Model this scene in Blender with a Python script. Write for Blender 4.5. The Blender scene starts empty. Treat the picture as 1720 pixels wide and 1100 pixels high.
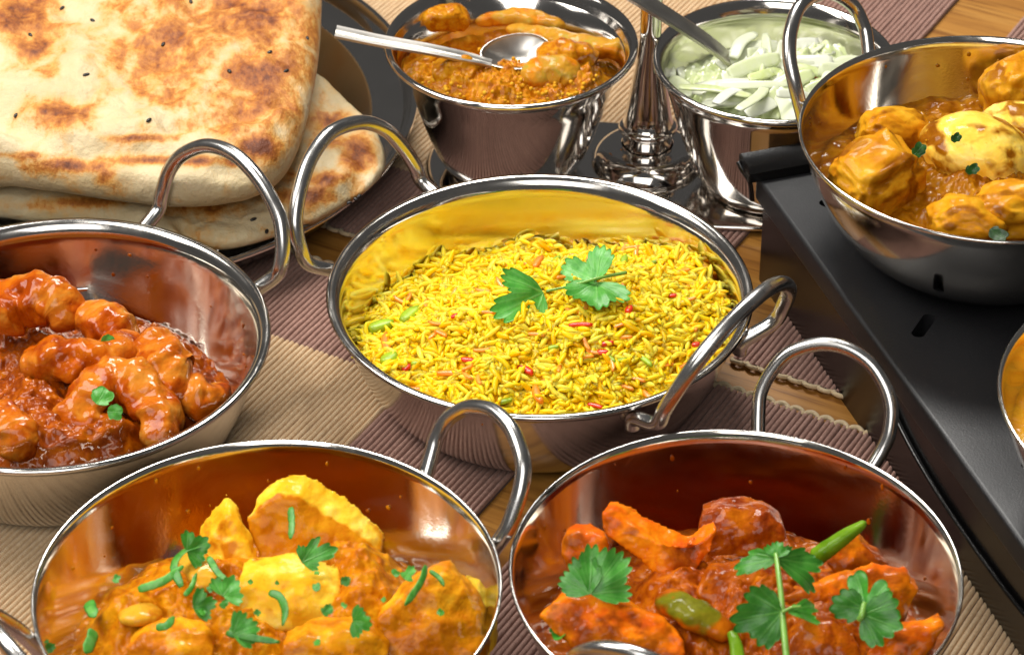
import bpy, bmesh, math, random
import numpy as np
from mathutils import Vector, Matrix, Euler, noise

R_ = math.radians
S = bpy.context.scene
COL = S.collection
random.seed(7); rng = np.random.default_rng(7)

# ------------------------------------------------------------------ camera
PITCH = R_(35.7); DIST = 1.2; FPX = 5000.0
FW = np.array([0, math.cos(PITCH), -math.sin(PITCH)]); RT = np.array([1., 0, 0]); UP = np.cross(RT, FW)
CAMP = -FW * DIST
cd = bpy.data.cameras.new('camera'); cam = bpy.data.objects.new('camera', cd); COL.objects.link(cam)
cam.location = CAMP; cam.rotation_euler = (math.pi / 2 - PITCH, 0, 0)
cd.sensor_width = 36; cd.lens = FPX / 1720 * 36; cd.clip_start = .05; cd.clip_end = 50
cd.dof.use_dof = True; cd.dof.focus_distance = 1.14; cd.dof.aperture_fstop = 20
S.camera = cam

# ------------------------------------------------------------------ light
w = bpy.data.worlds.new('World'); S.world = w; w.use_nodes = True
bg = w.node_tree.nodes['Background']; bg.inputs[0].default_value = (.80, .78, .76, 1); bg.inputs[1].default_value = .10

def area(name, loc, target, size, power, col=(1, 1, 1), sy=None):
    l = bpy.data.lights.new(name, 'AREA'); l.energy = power; l.size = size; l.color = col
    if sy: l.shape = 'RECTANGLE'; l.size_y = sy
    o = bpy.data.objects.new(name, l); COL.objects.link(o); o.location = loc
    o.rotation_euler = (Vector(target) - Vector(loc)).to_track_quat('-Z', 'Y').to_euler()
area('softbox_key', (-.66, .02, .92), (-.03, -.05, 0), .6, 11.5, (1, .96, .90))
area('softbox_top', (.0, .60, 1.0), (0, -.10, 0), .42, 11.0, (1, .97, .92), .26)
area('softbox_front', (-.20, -1.15, 1.15), (0, -.10, 0), .9, 11.5, (1, .97, .93))
S.view_settings.view_transform = 'Standard'; S.view_settings.look = 'None'
S.view_settings.exposure = 0; S.view_settings.gamma = 1
S.render.engine = 'CYCLES'
S.cycles.max_bounces = 10; S.cycles.glossy_bounces = 8; S.cycles.diffuse_bounces = 3
S.cycles.caustics_reflective = False; S.cycles.sample_clamp_indirect = 4

# ------------------------------------------------------------------ helpers
ZOFF = [0.]
def P(x, y, z):
    """photo pixel + height -> world point (design helper)"""
    z = z + ZOFF[0]
    d = FW * FPX + RT * (x - 860) - UP * (y - 550)
    return CAMP + d * ((z - CAMP[2]) / d[2])
def lin(h):
    c = [int(h[i:i + 2], 16) / 255 for i in (0, 2, 4)]
    return tuple(v / 12.92 if v <= .04045 else ((v + .055) / 1.055) ** 2.4 for v in c) + (1,)
def thing(name, label, cat, loc, group=None):
    o = bpy.data.objects.new(name, None); COL.objects.link(o); o.location = loc; o.empty_display_size = .01
    return tag(o, label, cat, group)
def tag(o, label=None, cat=None, group=None, kind=None):
    if label: o['label'] = label
    if cat: o['category'] = cat
    if group: o['group'] = group
    if kind: o['kind'] = kind
    return o
def wpos(o):
    v = np.zeros(3)
    while o is not None: v += np.array(o.location); o = o.parent
    return v
def mk(name, V, F, mat, parent=None, origin=None, smooth=True, midx=None, attr=None, sharp=None):
    """one mesh object from WORLD coordinates"""
    V = np.asarray(V, float)
    base = wpos(parent) if parent is not None else np.zeros(3)
    org = np.array(origin) if origin is not None else (base if parent is not None else np.array([*V[:, :2].mean(0), V[:, 2].min()]))
    me = bpy.data.meshes.new(name)
    me.from_pydata((V - org).tolist(), [], [tuple(f) for f in F]); 
    for m in (mat if isinstance(mat, (list, tuple)) else [mat]): me.materials.append(m)
    if smooth:
        me.polygons.foreach_set('use_smooth', [True] * len(me.polygons))
        if sharp: me.set_sharp_from_angle(angle=R_(sharp))
    if midx is not None: me.polygons.foreach_set('material_index', midx)
    for k, a in (attr or {}).items():
        at = me.attributes.new(k, 'FLOAT', 'POINT'); at.data.foreach_set('value', np.asarray(a, np.float32))
    me.update()
    o = bpy.data.objects.new(name, me); COL.objects.link(o); o.location = org - base
    if parent is not None: o.parent = parent
    return o
def grid_faces(n, m, wrap_m=False, off=0):
    F = []
    for i in range(n - 1):
        for j in range(m if wrap_m else m - 1):
            k = (j + 1) % m
            F.append((off + i * m + j, off + i * m + k, off + (i + 1) * m + k, off + (i + 1) * m + j))
    return F
def lathe(prof, c, seg=128):
    th = np.linspace(0, 2 * np.pi, seg, endpoint=False)
    V = np.concatenate([np.stack([c[0] + r * np.cos(th), c[1] + r * np.sin(th), np.full(seg, c[2] + z)], -1) for r, z in prof])
    return V, grid_faces(len(prof), seg, True)
def catmull(pts, n):
    p = np.asarray(pts, float); p = np.vstack([2 * p[0] - p[1], p, 2 * p[-1] - p[-2]]); k = len(p) - 3
    out = []
    for u in np.linspace(0, k - 1e-9, n):
        i = int(u); t = u - i; a, b, c, d = p[i:i + 4]
        out.append(.5 * (2 * b + (c - a) * t + (2 * a - 5 * b + 4 * c - d) * t * t + (3 * b - a - 3 * c + d) * t ** 3))
    return np.array(out)
def frames(path, up=(0, 0, 1)):
    T = np.gradient(path, axis=0); T /= np.linalg.norm(T, axis=1)[:, None]
    N = np.zeros_like(T); n = np.array(up, float); 
    for i, t in enumerate(T):
        n = n - t * (n @ t)
        if np.linalg.norm(n) < 1e-6: n = np.array([1., 0, 0]) - t * t[0]
        n /= np.linalg.norm(n); N[i] = n
    return T, N, np.cross(T, N)
def sweep(path, rad, seg=14, ry=None, up=(0, 0, 1), power=1.0, cap=True):
    """closed tube; rad along binormal, ry along normal"""
    T, N, B = frames(path, up); n = len(path)
    rad = np.broadcast_to(rad, n); ry = rad if ry is None else np.broadcast_to(ry, n)
    th = np.linspace(0, 2 * np.pi, seg, endpoint=False)
    c, s = np.cos(th), np.sin(th)
    c = np.sign(c) * abs(c) ** power; s = np.sign(s) * abs(s) ** power
    V = path[:, None] + B[:, None] * (rad[:, None] * c)[..., None] + N[:, None] * (ry[:, None] * s)[..., None]
    V = V.reshape(-1, 3); F = grid_faces(n, seg, True)
    if cap:
        F.append(tuple(range(seg))[::-1]); F.append(tuple((n - 1) * seg + j for j in range(seg)))
    return V, F
def fbm(V, scale, octv=3, seed=0):
    o = Vector((seed * 7.13, seed * 3.7, seed * 1.9))
    return np.array([noise.fractal(Vector(v) * scale + o, 1.0, 2.0, octv, noise_basis='PERLIN_ORIGINAL') for v in V])
def turb(V, scale, octv=2, seed=0):
    o = Vector((seed * 5.13, seed * 2.7, seed * 4.9))
    return np.array([noise.turbulence(Vector(v) * scale + o, octv, False, noise_basis='PERLIN_ORIGINAL') for v in V])
_ico = {}
def ico(sub):
    if sub not in _ico:
        b = bmesh.new(); bmesh.ops.create_icosphere(b, subdivisions=sub, radius=1)
        b.verts.ensure_lookup_table()
        _ico[sub] = (np.array([v.co[:] for v in b.verts]), [tuple(v.index for v in f.verts) for f in b.faces]); b.free()
    return _ico[sub]
def normals_of(V, F):
    N = np.zeros_like(V)
    for f in F:
        a, b, c = V[f[0]], V[f[1]], V[f[2]]; n = np.cross(b - a, c - a)
        for i in f: N[i] += n
    l = np.linalg.norm(N, axis=1)[:, None]; l[l == 0] = 1
    return N / l

# ------------------------------------------------------------------ materials
def new_mat(name):
    m = bpy.data.materials.new(name); m.use_nodes = True; nt = m.node_tree
    return m, nt, nt.nodes['Principled BSDF']
def nd(nt, t, **kw):
    n = nt.nodes.new(t)
    for k, v in kw.items():
        if k in n.inputs.keys() if isinstance(k, str) else False: n.inputs[k].default_value = v
        else: setattr(n, k, v)
    return n
def ramp(nt, fac, stops, interp='LINEAR'):
    r = nt.nodes.new('ShaderNodeValToRGB'); r.color_ramp.interpolation = interp
    e = r.color_ramp.elements
    while len(e) < len(stops): e.new(.5)
    for el, (p, c) in zip(e, stops): el.position = p; el.color = lin(c) if isinstance(c, str) else (c, c, c, 1)
    nt.links.new(fac, r.inputs[0]); return r.outputs[0]
def noise_n(nt, scale, detail=4, rough=.55, dist=0., vec=None):
    n = nt.nodes.new('ShaderNodeTexNoise'); n.inputs['Scale'].default_value = scale
    n.inputs['Detail'].default_value = detail; n.inputs['Roughness'].default_value = rough; n.inputs['Distortion'].default_value = dist
    if vec is not None: nt.links.new(vec, n.inputs['Vector'])
    return n.outputs['Fac']
def coords(nt, rnd=True):
    t = nt.nodes.new('ShaderNodeTexCoord').outputs['Object']
    if not rnd: return t
    oi = nt.nodes.new('ShaderNodeObjectInfo'); a = nt.nodes.new('ShaderNodeVectorMath'); a.operation = 'MULTIPLY_ADD'
    cb = nt.nodes.new('ShaderNodeCombineXYZ')
    for i in range(3): nt.links.new(oi.outputs['Random'], cb.inputs[i])
    nt.links.new(cb.outputs[0], a.inputs[0]); a.inputs[1].default_value = (7, 11, 5); nt.links.new(t, a.inputs[2])
    return a.outputs[0]
def mix(nt, fac, a, b, mode='MIX'):
    m = nt.nodes.new('ShaderNodeMix'); m.data_type = 'RGBA'; m.blend_type = mode
    if isinstance(fac, float): m.inputs[0].default_value = fac
    else: nt.links.new(fac, m.inputs[0])
    for i, v in ((6, a), (7, b)):
        if isinstance(v, str): m.inputs[i].default_value = lin(v)
        else: nt.links.new(v, m.inputs[i])
    return m.outputs[2]
def bump(nt, h, dist, strength=1., prev=None):
    b = nt.nodes.new('ShaderNodeBump'); b.inputs['Distance'].default_value = dist; b.inputs['Strength'].default_value = strength
    nt.links.new(h, b.inputs['Height'])
    if prev is not None: nt.links.new(prev, b.inputs['Normal'])
    return b.outputs[0]
def math_n(nt, op, a, b=None):
    m = nt.nodes.new('ShaderNodeMath'); m.operation = op
    for i, v in enumerate((a, b)):
        if v is None: continue
        if isinstance(v, (int, float)): m.inputs[i].default_value = v
        else: nt.links.new(v, m.inputs[i])
    return m.outputs[0]
def attr_n(nt, name):
    a = nt.nodes.new('ShaderNodeAttribute'); a.attribute_name = name; return a.outputs['Fac']

def steel(name, rough, aniso=0., col='cfccc8', scratch=0.):
    m, nt, b = new_mat(name)
    b.inputs['Metallic'].default_value = 1; b.inputs['Base Color'].default_value = lin(col)
    vec = coords(nt, False)
    r = noise_n(nt, 60, 3, .6, 0, vec)
    mr = nt.nodes.new('ShaderNodeMapRange'); nt.links.new(r, mr.inputs[0])
    mr.inputs[1].default_value = .3; mr.inputs[2].default_value = .7; mr.inputs[3].default_value = rough * .75; mr.inputs[4].default_value = rough * 1.3
    sm = noise_n(nt, 22, 5, .7, 1.2, vec)
    ad = math_n(nt, 'ADD', mr.outputs[0], math_n(nt, 'MULTIPLY', ramp(nt, sm, [(.50, 0.), (.72, 1.)]), .09 if scratch else .03))
    nt.links.new(ad, b.inputs['Roughness'])
    if aniso:
        b.inputs['Anisotropic'].default_value = aniso
        t = nt.nodes.new('ShaderNodeTangent'); t.direction_type = 'RADIAL'; t.axis = 'Z'
        nt.links.new(t.outputs[0], b.inputs['Tangent'])
    if scratch:
        h = noise_n(nt, 900, 2, .5, 0, vec)
        big = noise_n(nt, 28, 1, .5, 0, vec)
        n1 = bump(nt, big, .0006, scratch)
        nt.links.new(bump(nt, h, .00002, .35, n1), b.inputs['Normal'])
    return m
M_POL = steel('polished_steel', .09, 0, 'd6d2cd', 0)
M_DISH = steel('dish_outer_steel', .13, .3, 'd4d0ca', .12)
M_INN = steel('brushed_inner_steel', .075, .5, 'e2dcd2', .22)
M_WIRE = steel('steel_wire', .22, 0, 'c8c6c3', .15)
M_SPOON = steel('spoon_steel', .36, 0, 'c6c2bb', .15)

def food(name, stops, scale=120, rough=.34, bumpd=.0005, bscale=620, sss=.06, coat=.0, coatc=None, dist=.6, detail=6):
    """stops: colour ramp over noise; coatc: ramp of the sauce clinging where the mesh attribute 'coat' is high"""
    m, nt, b = new_mat(name); vec = coords(nt)
    f = noise_n(nt, scale, detail, .62, dist, vec)
    c = ramp(nt, f, stops)
    h = noise_n(nt, bscale * .8, 1, .5, 0, vec); h2 = noise_n(nt, bscale * .33, 2, .6, .3, vec)
    if coatc:
        k = math_n(nt, 'ADD', attr_n(nt, 'coat'), math_n(nt, 'MULTIPLY', math_n(nt, 'SUBTRACT', h2, .5), 1.1))
        c = mix(nt, ramp(nt, k, [(.28, 0.), (.72, 1.)]), c, ramp(nt, f, coatc))
    # fine flecks of spice
    fl = noise_n(nt, 520, 2, .5, 0, vec)
    c = mix(nt, ramp(nt, fl, [(.66, 0.), (.76, .55)]), c, stops[0][1])
    nt.links.new(c, b.inputs['Base Color'])
    mr = nt.nodes.new('ShaderNodeMapRange'); nt.links.new(h2, mr.inputs[0]); mr.inputs[1].default_value = .35; mr.inputs[2].default_value = .65
    mr.inputs[3].default_value = rough * .9; mr.inputs[4].default_value = rough * 1.5; nt.links.new(mr.outputs[0], b.inputs['Roughness'])
    b.inputs['Specular IOR Level'].default_value = .06
    if sss:
        b.inputs['Subsurface Weight'].default_value = sss; b.inputs['Subsurface Radius'].default_value = (1, .5, .2); b.inputs['Subsurface Scale'].default_value = .0022
    wet = noise_n(nt, bscale * .55, 1, .5, .2, vec); wet2 = noise_n(nt, bscale * .16, 1, .5, 0, vec)
    b.inputs['Coat Weight'].default_value = coat * .5; b.inputs['Coat Roughness'].default_value = .05
    nt.links.new(bump(nt, wet, bumpd * .8, 1., bump(nt, wet2, bumpd * 2., 1.)), b.inputs['Coat Normal'])
    nt.links.new(bump(nt, h, bumpd * .5, .8, bump(nt, h2, bumpd * 2., .8)), b.inputs['Normal'])
    return m
CO_P = [(.26, '9f4d02'), (.43, 'c26d05'), (.56, 'd2830a'), (.72, 'de9a11')]
CO_R = [(.28, '6a2602'), (.45, '9b4303'), (.58, 'b85d06'), (.75, 'd0780b')]
CO_S = [(.28, '602101'), (.45, '8d3b03'), (.58, 'aa5205'), (.75, 'c1700d')]
CO_H = [(.28, '713904'), (.45, '935606'), (.58, 'a86c0b'), (.72, 'b68016')]
M_SAUCE_P = food('paneer_masala', CO_P, 130, .34, .0005, 620, .06, 0.45)
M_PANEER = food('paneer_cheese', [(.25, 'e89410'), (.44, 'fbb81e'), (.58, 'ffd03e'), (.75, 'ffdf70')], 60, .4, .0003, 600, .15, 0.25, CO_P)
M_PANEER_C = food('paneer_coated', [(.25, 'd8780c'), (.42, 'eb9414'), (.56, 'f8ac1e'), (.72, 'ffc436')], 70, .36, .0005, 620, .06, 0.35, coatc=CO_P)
M_SAUCE_R = food('tikka_masala', CO_R, 130, .33, .0005, 420, .04, 0.4)
M_TIKKA = food('tikka_chicken', [(.25, 'c84005'), (.4, 'e05e06'), (.55, 'f07c0a'), (.75, 'ff9c16')], 75, .4, .0005, 520, .08, 0.35, CO_R)
M_DARKMEAT = food('dark_meat', [(.25, '4a1302'), (.45, '7e2c06'), (.6, 'a4460a'), (.8, 'c46213')], 90, .3, .0005, 620, .06, 0.6, coatc=CO_R)
M_SAUCE_S = food('prawn_masala', CO_S, 140, .3, .0007, 380, .02, 0.85)
M_PRAWN = food('prawn_flesh', [(.25, 'ad4c07'), (.4, 'bc5e10'), (.55, 'cb771f'), (.75, 'd3943e')], 95, .2, .0006, 480, .05, 0.9, [(.28, '802b02'), (.45, 'a44304'), (.58, 'ba5807'), (.75, 'cb7011')])
M_SAUCE_H = food('korma_sauce', CO_H, 100, .28, .0004, 500, .06, 0.7)
M_CHICK = food('curry_chicken', [(.25, 'b26b0b'), (.42, 'ca8312'), (.56, 'da9a1d'), (.75, 'e9b032')], 75, .36, .0005, 380, .1, 0.25, CO_H)
M_EGG = food('curried_egg', [(.3, 'efb024'), (.5, 'fbd054'), (.7, 'ffe486')], 60, .3, .0003, 500, .15, 0.5, CO_H)
M_PICKLE = food('lime_pickle', [(.25, '8b4004'), (.42, 'b26707'), (.55, 'c6810e'), (.75, 'd49d29')], 260, .36, .0009, 520, .06, 0.5)
M_STICK = food('pickle_stick', [(.3, 'b07414'), (.5, 'c08a28'), (.7, 'a89438')], 140, .34, .0006, 460, .06, 0.4, [(.3, 'a85008'), (.5, 'cc780e'), (.7, 'dc9a24')])
M_SEED = food('mustard_seed', [(.3, 'cc8c14'), (.6, 'e4ae30')], 200, .4, .0001, 900, .1, 0)
M_CHILI = food('green_chilli', [(.3, '5c5a0c'), (.5, '767414'), (.75, '8a7a1c')], 80, .34, .0003, 460, .05, 0.45, CO_R)
M_BEAN = food('green_bean', [(.3, '4c7408'), (.7, '78a020')], 90, .34, .0001, 500, .1, 0.3)
M_PEPPER = food('green_pepper', [(.3, '43480a'), (.6, '62621a'), (.8, '74681c')], 90, .3, .0003, 460, .05, 0.5, CO_S)
M_ONIONP = food('cooked_onion', [(.3, 'd08a14'), (.6, 'e0a62c'), (.8, 'dcb040')], 90, .24, .0002, 460, .2, 0.6, CO_P)
M_RICE = None
def rice_mat(name, a, b_, c):
    m, nt, b = new_mat(name); oi = nt.nodes.new('ShaderNodeObjectInfo')
    g = attr_n(nt, 'tone')
    add = math_n(nt, 'ADD', g, math_n(nt, 'MULTIPLY', oi.outputs['Random'], .0))
    nt.links.new(ramp(nt, add, [(0., a), (.5, b_), (1., c)]), b.inputs['Base Color'])
    b.inputs['Roughness'].default_value = .38; b.inputs['Subsurface Weight'].default_value = .6
    b.inputs['Subsurface Radius'].default_value = (1, .75, .12); b.inputs['Subsurface Scale'].default_value = .003
    b.inputs['Coat Weight'].default_value = .08; b.inputs['Coat Roughness'].default_value = .2; b.inputs['Specular IOR Level'].default_value = .2
    return m
M_RICE = rice_mat('yellow_rice', 'f7b200', 'ffd010', 'ffe650')
def plain(name, col, rough=.4, sss=0., coat=.2, metal=0., var=.15, scale=150):
    m, nt, b = new_mat(name); vec = coords(nt)
    hs = nt.nodes.new('ShaderNodeHueSaturation'); hs.inputs['Color'].default_value = lin(col)
    f = noise_n(nt, scale, 3, .6, 0, vec)
    mr = nt.nodes.new('ShaderNodeMapRange'); nt.links.new(f, mr.inputs[0]); mr.inputs[1].default_value = .3; mr.inputs[2].default_value = .7
    mr.inputs[3].default_value = 1 - var; mr.inputs[4].default_value = 1 + var
    nt.links.new(mr.outputs[0], hs.inputs['Value']); nt.links.new(hs.outputs[0], b.inputs['Base Color'])
    b.inputs['Roughness'].default_value = rough; b.inputs['Coat Weight'].default_value = coat; b.inputs['Metallic'].default_value = metal
    if sss: b.inputs['Subsurface Weight'].default_value = sss; b.inputs['Subsurface Scale'].default_value = .002
    return m
M_CARROT = plain('carrot', 'f08a1c', .35, .2); M_REDP = plain('red_pepper', 'd8330f', .3, .2); M_GREENP = plain('pale_green_veg', '9ab81c', .4, .2, 0, 0, .3)
M_TOM = plain('tomato_flesh', 'd8703a', .35, .2); M_PINK = plain('orange_rice', 'f29a2e', .4, .2); M_BLACKSEED = plain('nigella', '1c1a1a', .5)
def leaf_mat(name, a, b_, vein):
    m, nt, b = new_mat(name); vec = coords(nt)
    f = noise_n(nt, 260, 4, .6, 0, vec)
    c = ramp(nt, f, [(.3, a), (.7, b_)])
    c = mix(nt, attr_n(nt, 'vein'), c, vein)
    hs = nt.nodes.new('ShaderNodeHueSaturation'); oi = nt.nodes.new('ShaderNodeObjectInfo'); nt.links.new(c, hs.inputs['Color'])
    mr = nt.nodes.new('ShaderNodeMapRange'); nt.links.new(oi.outputs['Random'], mr.inputs[0]); mr.inputs[3].default_value = .72; mr.inputs[4].default_value = 1.15
    nt.links.new(mr.outputs[0], hs.inputs['Value']); nt.links.new(hs.outputs[0], b.inputs['Base Color']); b.inputs['Roughness'].default_value = .42
    b.inputs['Subsurface Weight'].default_value = .2; b.inputs['Subsurface Scale'].default_value = .001; b.inputs['Subsurface Radius'].default_value = (.4, 1, .2)
    nt.links.new(bump(nt, attr_n(nt, 'vein'), -.0003, .8, bump(nt, noise_n(nt, 700, 2, .5, 0, vec), .0002, .5)), b.inputs['Normal'])
    return m
M_LEAF = leaf_mat('coriander_leaf', '3f8f2c', '5fae42', '86c46a')
M_LEAFD = leaf_mat('coriander_leaf_deep', '2f7a1c', '4a9a2c', '78bd50')
M_LEAFK = leaf_mat('dark_leaf', '12330c', '2a5a1a', '3a6a24')
M_STEM = plain('coriander_stem', '7fb04a', .35, .2)
def onion_mat():
    m, nt, b = new_mat('raw_onion'); vec = coords(nt)
    oi = nt.nodes.new('ShaderNodeObjectInfo')
    c = ramp(nt, oi.outputs['Random'], [(0., 'e8ebd2'), (.3, 'd6e0ac'), (.55, 'f0f1e2'), (.8, 'c6d488'), (1., 'eaecda')])
    st = noise_n(nt, 300, 2, .5, 0, vec)
    nt.links.new(mix(nt, ramp(nt, st, [(.4, 0.), (.7, .45)]), c, 'e4e8d2'), b.inputs['Base Color'])
    b.inputs['Roughness'].default_value = .28; b.inputs['Subsurface Weight'].default_value = .25; b.inputs['Subsurface Scale'].default_value = .004
    b.inputs['Subsurface Radius'].default_value = (1, 1, .7); b.inputs['Coat Weight'].default_value = .3
    return m
M_ONION = onion_mat()
def naan_mat():
    m, nt, b = new_mat('naan_crust'); vec = coords(nt, False)
    big = noise_n(nt, 24, 4, .6, .4, vec)
    dough = ramp(nt, big, [(.3, 'c2ab7e'), (.5, 'd0bc92'), (.7, 'd8c6a0')])
    ch = attr_n(nt, 'char')
    mp = nt.nodes.new('ShaderNodeMapping'); mp.inputs['Scale'].default_value = (1, .6, 1); mp.inputs['Rotation'].default_value = (0, 0, .5)
    nt.links.new(vec, mp.inputs[0])
    fine = noise_n(nt, 260, 6, .7, .3, mp.outputs[0]); med = noise_n(nt, 80, 4, .6, .3, mp.outputs[0])
    halo = math_n(nt, 'ADD', math_n(nt, 'MULTIPLY', ch, .96), math_n(nt, 'MULTIPLY', math_n(nt, 'SUBTRACT', med, .5), 2.))
    mask = math_n(nt, 'ADD', math_n(nt, 'MULTIPLY', math_n(nt, 'SUBTRACT', halo, .23), 1.0), math_n(nt, 'MULTIPLY', math_n(nt, 'SUBTRACT', fine, .5), 1.45))
    c = mix(nt, ramp(nt, halo, [(.05, 0.), (.6, .9)]), dough, 'd89e48')
    c = mix(nt, ramp(nt, mask, [(.05, 0.), (.4, .9), (.8, 1.)]), c, ramp(nt, mask, [(.1, 'd4963e'), (.4, 'bc7428'), (.75, '945018'), (1., '663010')]))
    nt.links.new(c, b.inputs['Base Color']); b.inputs['Roughness'].default_value = .62
    b.inputs['Subsurface Weight'].default_value = .15; b.inputs['Subsurface Scale'].default_value = .004; b.inputs['Subsurface Radius'].default_value = (1, .7, .35)
    b1 = bump(nt, noise_n(nt, 90, 5, .65, 0, vec), .0022, .9)
    nt.links.new(bump(nt, noise_n(nt, 500, 3, .6, 0, vec), .0003, .6, b1), b.inputs['Normal'])
    return m
M_NAAN = naan_mat()
def cloth(name, a, b_):
    m, nt, b = new_mat(name); vec = coords(nt)
    f = noise_n(nt, 700, 3, .6, 0, vec); f2 = noise_n(nt, 18, 2, .5, 0, vec)
    c = mix(nt, ramp(nt, f2, [(.35, 0.), (.65, .5)]), ramp(nt, f, [(.3, a), (.7, b_)]), a)
    nt.links.new(c, b.inputs['Base Color']); b.inputs['Roughness'].default_value = .85
    b.inputs['Sheen Weight'].default_value = .2
    wv = nt.nodes.new('ShaderNodeTexWave'); wv.inputs['Scale'].default_value = 330; wv.inputs['Distortion'].default_value = 2; wv.bands_direction = 'X'
    nt.links.new(vec, wv.inputs['Vector'])
    n0 = bump(nt, wv.outputs['Fac'], .0002, .6)
    nt.links.new(bump(nt, f, .0003, .6, n0), b.inputs['Normal'])
    return m
M_BROWN = cloth('brown_cord', '956e60', 'bd9484'); M_BEIGE = cloth('beige_cord', 'd4b084', 'ecd0a8'); M_GAP = cloth('mat_backing', '4a3226', '5c4032')
M_CREAM = cloth('cream_thread', 'cdb48c', 'dcc8a4')
def wood_mat():
    m, nt, b = new_mat('oak_table'); t = nt.nodes.new('ShaderNodeTexCoord')
    mp = nt.nodes.new('ShaderNodeMapping'); mp.inputs['Rotation'].default_value = (0, 0, R_(29.5)); nt.links.new(t.outputs['Object'], mp.inputs[0])
    mp2 = nt.nodes.new('ShaderNodeMapping'); mp2.inputs['Scale'].default_value = (.05, 1, 1); nt.links.new(mp.outputs[0], mp2.inputs[0])
    g = noise_n(nt, 260, 6, .65, .25, mp2.outputs[0]); g2 = noise_n(nt, 60, 3, .6, .5, mp2.outputs[0])
    c = ramp(nt, g2, [(.3, '8e5a22'), (.5, 'b07a36'), (.7, 'c2904a')])
    c = mix(nt, ramp(nt, g, [(.38, .75), (.5, 0.)]), c, '74461a')
    nt.links.new(c, b.inputs['Base Color']); b.inputs['Roughness'].default_value = .38; b.inputs['Coat Weight'].default_value = .2
    nt.links.new(bump(nt, g, .0003, .4), b.inputs['Normal'])
    return m
M_WOOD = wood_mat()
def black_mat(name, rough, col):
    m, nt, b = new_mat(name); vec = coords(nt, False)
    f = noise_n(nt, 1400, 2, .5, 0, vec); f2 = noise_n(nt, 30, 3, .6, 0, vec)
    nt.links.new(mix(nt, ramp(nt, f, [(.66, 0.), (.78, .35)]), col, '4a4a4c'), b.inputs['Base Color'])
    mr = nt.nodes.new('ShaderNodeMapRange'); nt.links.new(f2, mr.inputs[0]); mr.inputs[3].default_value = rough * .8; mr.inputs[4].default_value = rough * 1.2
    nt.links.new(mr.outputs[0], b.inputs['Roughness'])
    nt.links.new(bump(nt, f, .00012, .5), b.inputs['Normal'])
    return m
M_BLACK = black_mat('black_enamel', .42, '19191b'); M_BLACKG = black_mat('black_gloss', .2, '0c0b0b'); M_VOID = black_mat('burner_dark', .8, '060606')

# ------------------------------------------------------------------ table and mats
E1 = np.array([math.cos(R_(60.5)), math.sin(R_(60.5)), 0]); E2 = np.array([math.cos(R_(-29.5)), math.sin(R_(-29.5)), 0])
TZ = -.0032
tb = mk('table', [(-1.1, -.9, TZ), (1.1, -.9, TZ), (1.1, 1.1, TZ), (-1.1, 1.1, TZ), (-1.1, -.9, TZ - .03), (1.1, -.9, TZ - .03), (1.1, 1.1, TZ - .03), (-1.1, 1.1, TZ - .03)],
        [(0, 1, 2, 3), (7, 6, 5, 4), (0, 4, 5, 1), (1, 5, 6, 2), (2, 6, 7, 3), (3, 7, 4, 0)], M_WOOD, origin=(0, 0, TZ), smooth=False)
tag(tb, 'oak table top with straight grain running between the placemats', 'table', kind='structure')

PITCHR = .00235
def rib_mesh(name, L, la, lb, wob, sd):
    """a cord along +X from 0 to L; coloured brown outside [la, lb], beige inside"""
    n = max(8, int(L / .006)); xs = np.unique(np.concatenate([np.linspace(0, L, n), [x for x in (la, lb) if 0 < x < L]])); n = len(xs)
    pr = [(-.5, .0000), (-.42, .0014), (-.22, .0020), (.22, .0020), (.42, .0014), (.5, .0000)]
    V = []; rr = random.Random(sd)
    ph = rr.uniform(0, 6)
    for x in xs:
        dy = wob * (math.sin(x * 70 + ph) + .5 * math.sin(x * 190 + ph * 2)); dz = 1 + .06 * math.sin(x * 400 + ph * 3)
        V += [(x, py * PITCHR * .86 + dy, pz * dz) for py, pz in pr]
    F = grid_faces(n, len(pr)); idx = []
    for i in range(n - 1):
        xm = (xs[i] + xs[i + 1]) / 2
        idx += [1 if la < xm < lb else 0] * (len(pr) - 1)
    me = bpy.data.meshes.new(name); me.from_pydata(V, [], F); me.materials.append(M_BROWN); me.materials.append(M_BEIGE)
    me.polygons.foreach_set('material_index', idx); me.polygons.foreach_set('use_smooth', [True] * len(F)); me.update()
    return me
def loop_mesh():
    path = catmull([(-.0004, -.0027, .0008), (.0010, -.0022, .0014), (.0018, 0, .0017), (.0010, .0022, .0014), (-.0004, .0027, .0008)], 12)
    V, F = sweep(path, .0010, 8)
    me = bpy.data.meshes.new('edge_loop'); me.from_pydata(V.tolist(), [], F); me.materials.append(M_CREAM)
    me.polygons.foreach_set('use_smooth', [True] * len(F)); return me
LOOP = loop_mesh()
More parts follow.
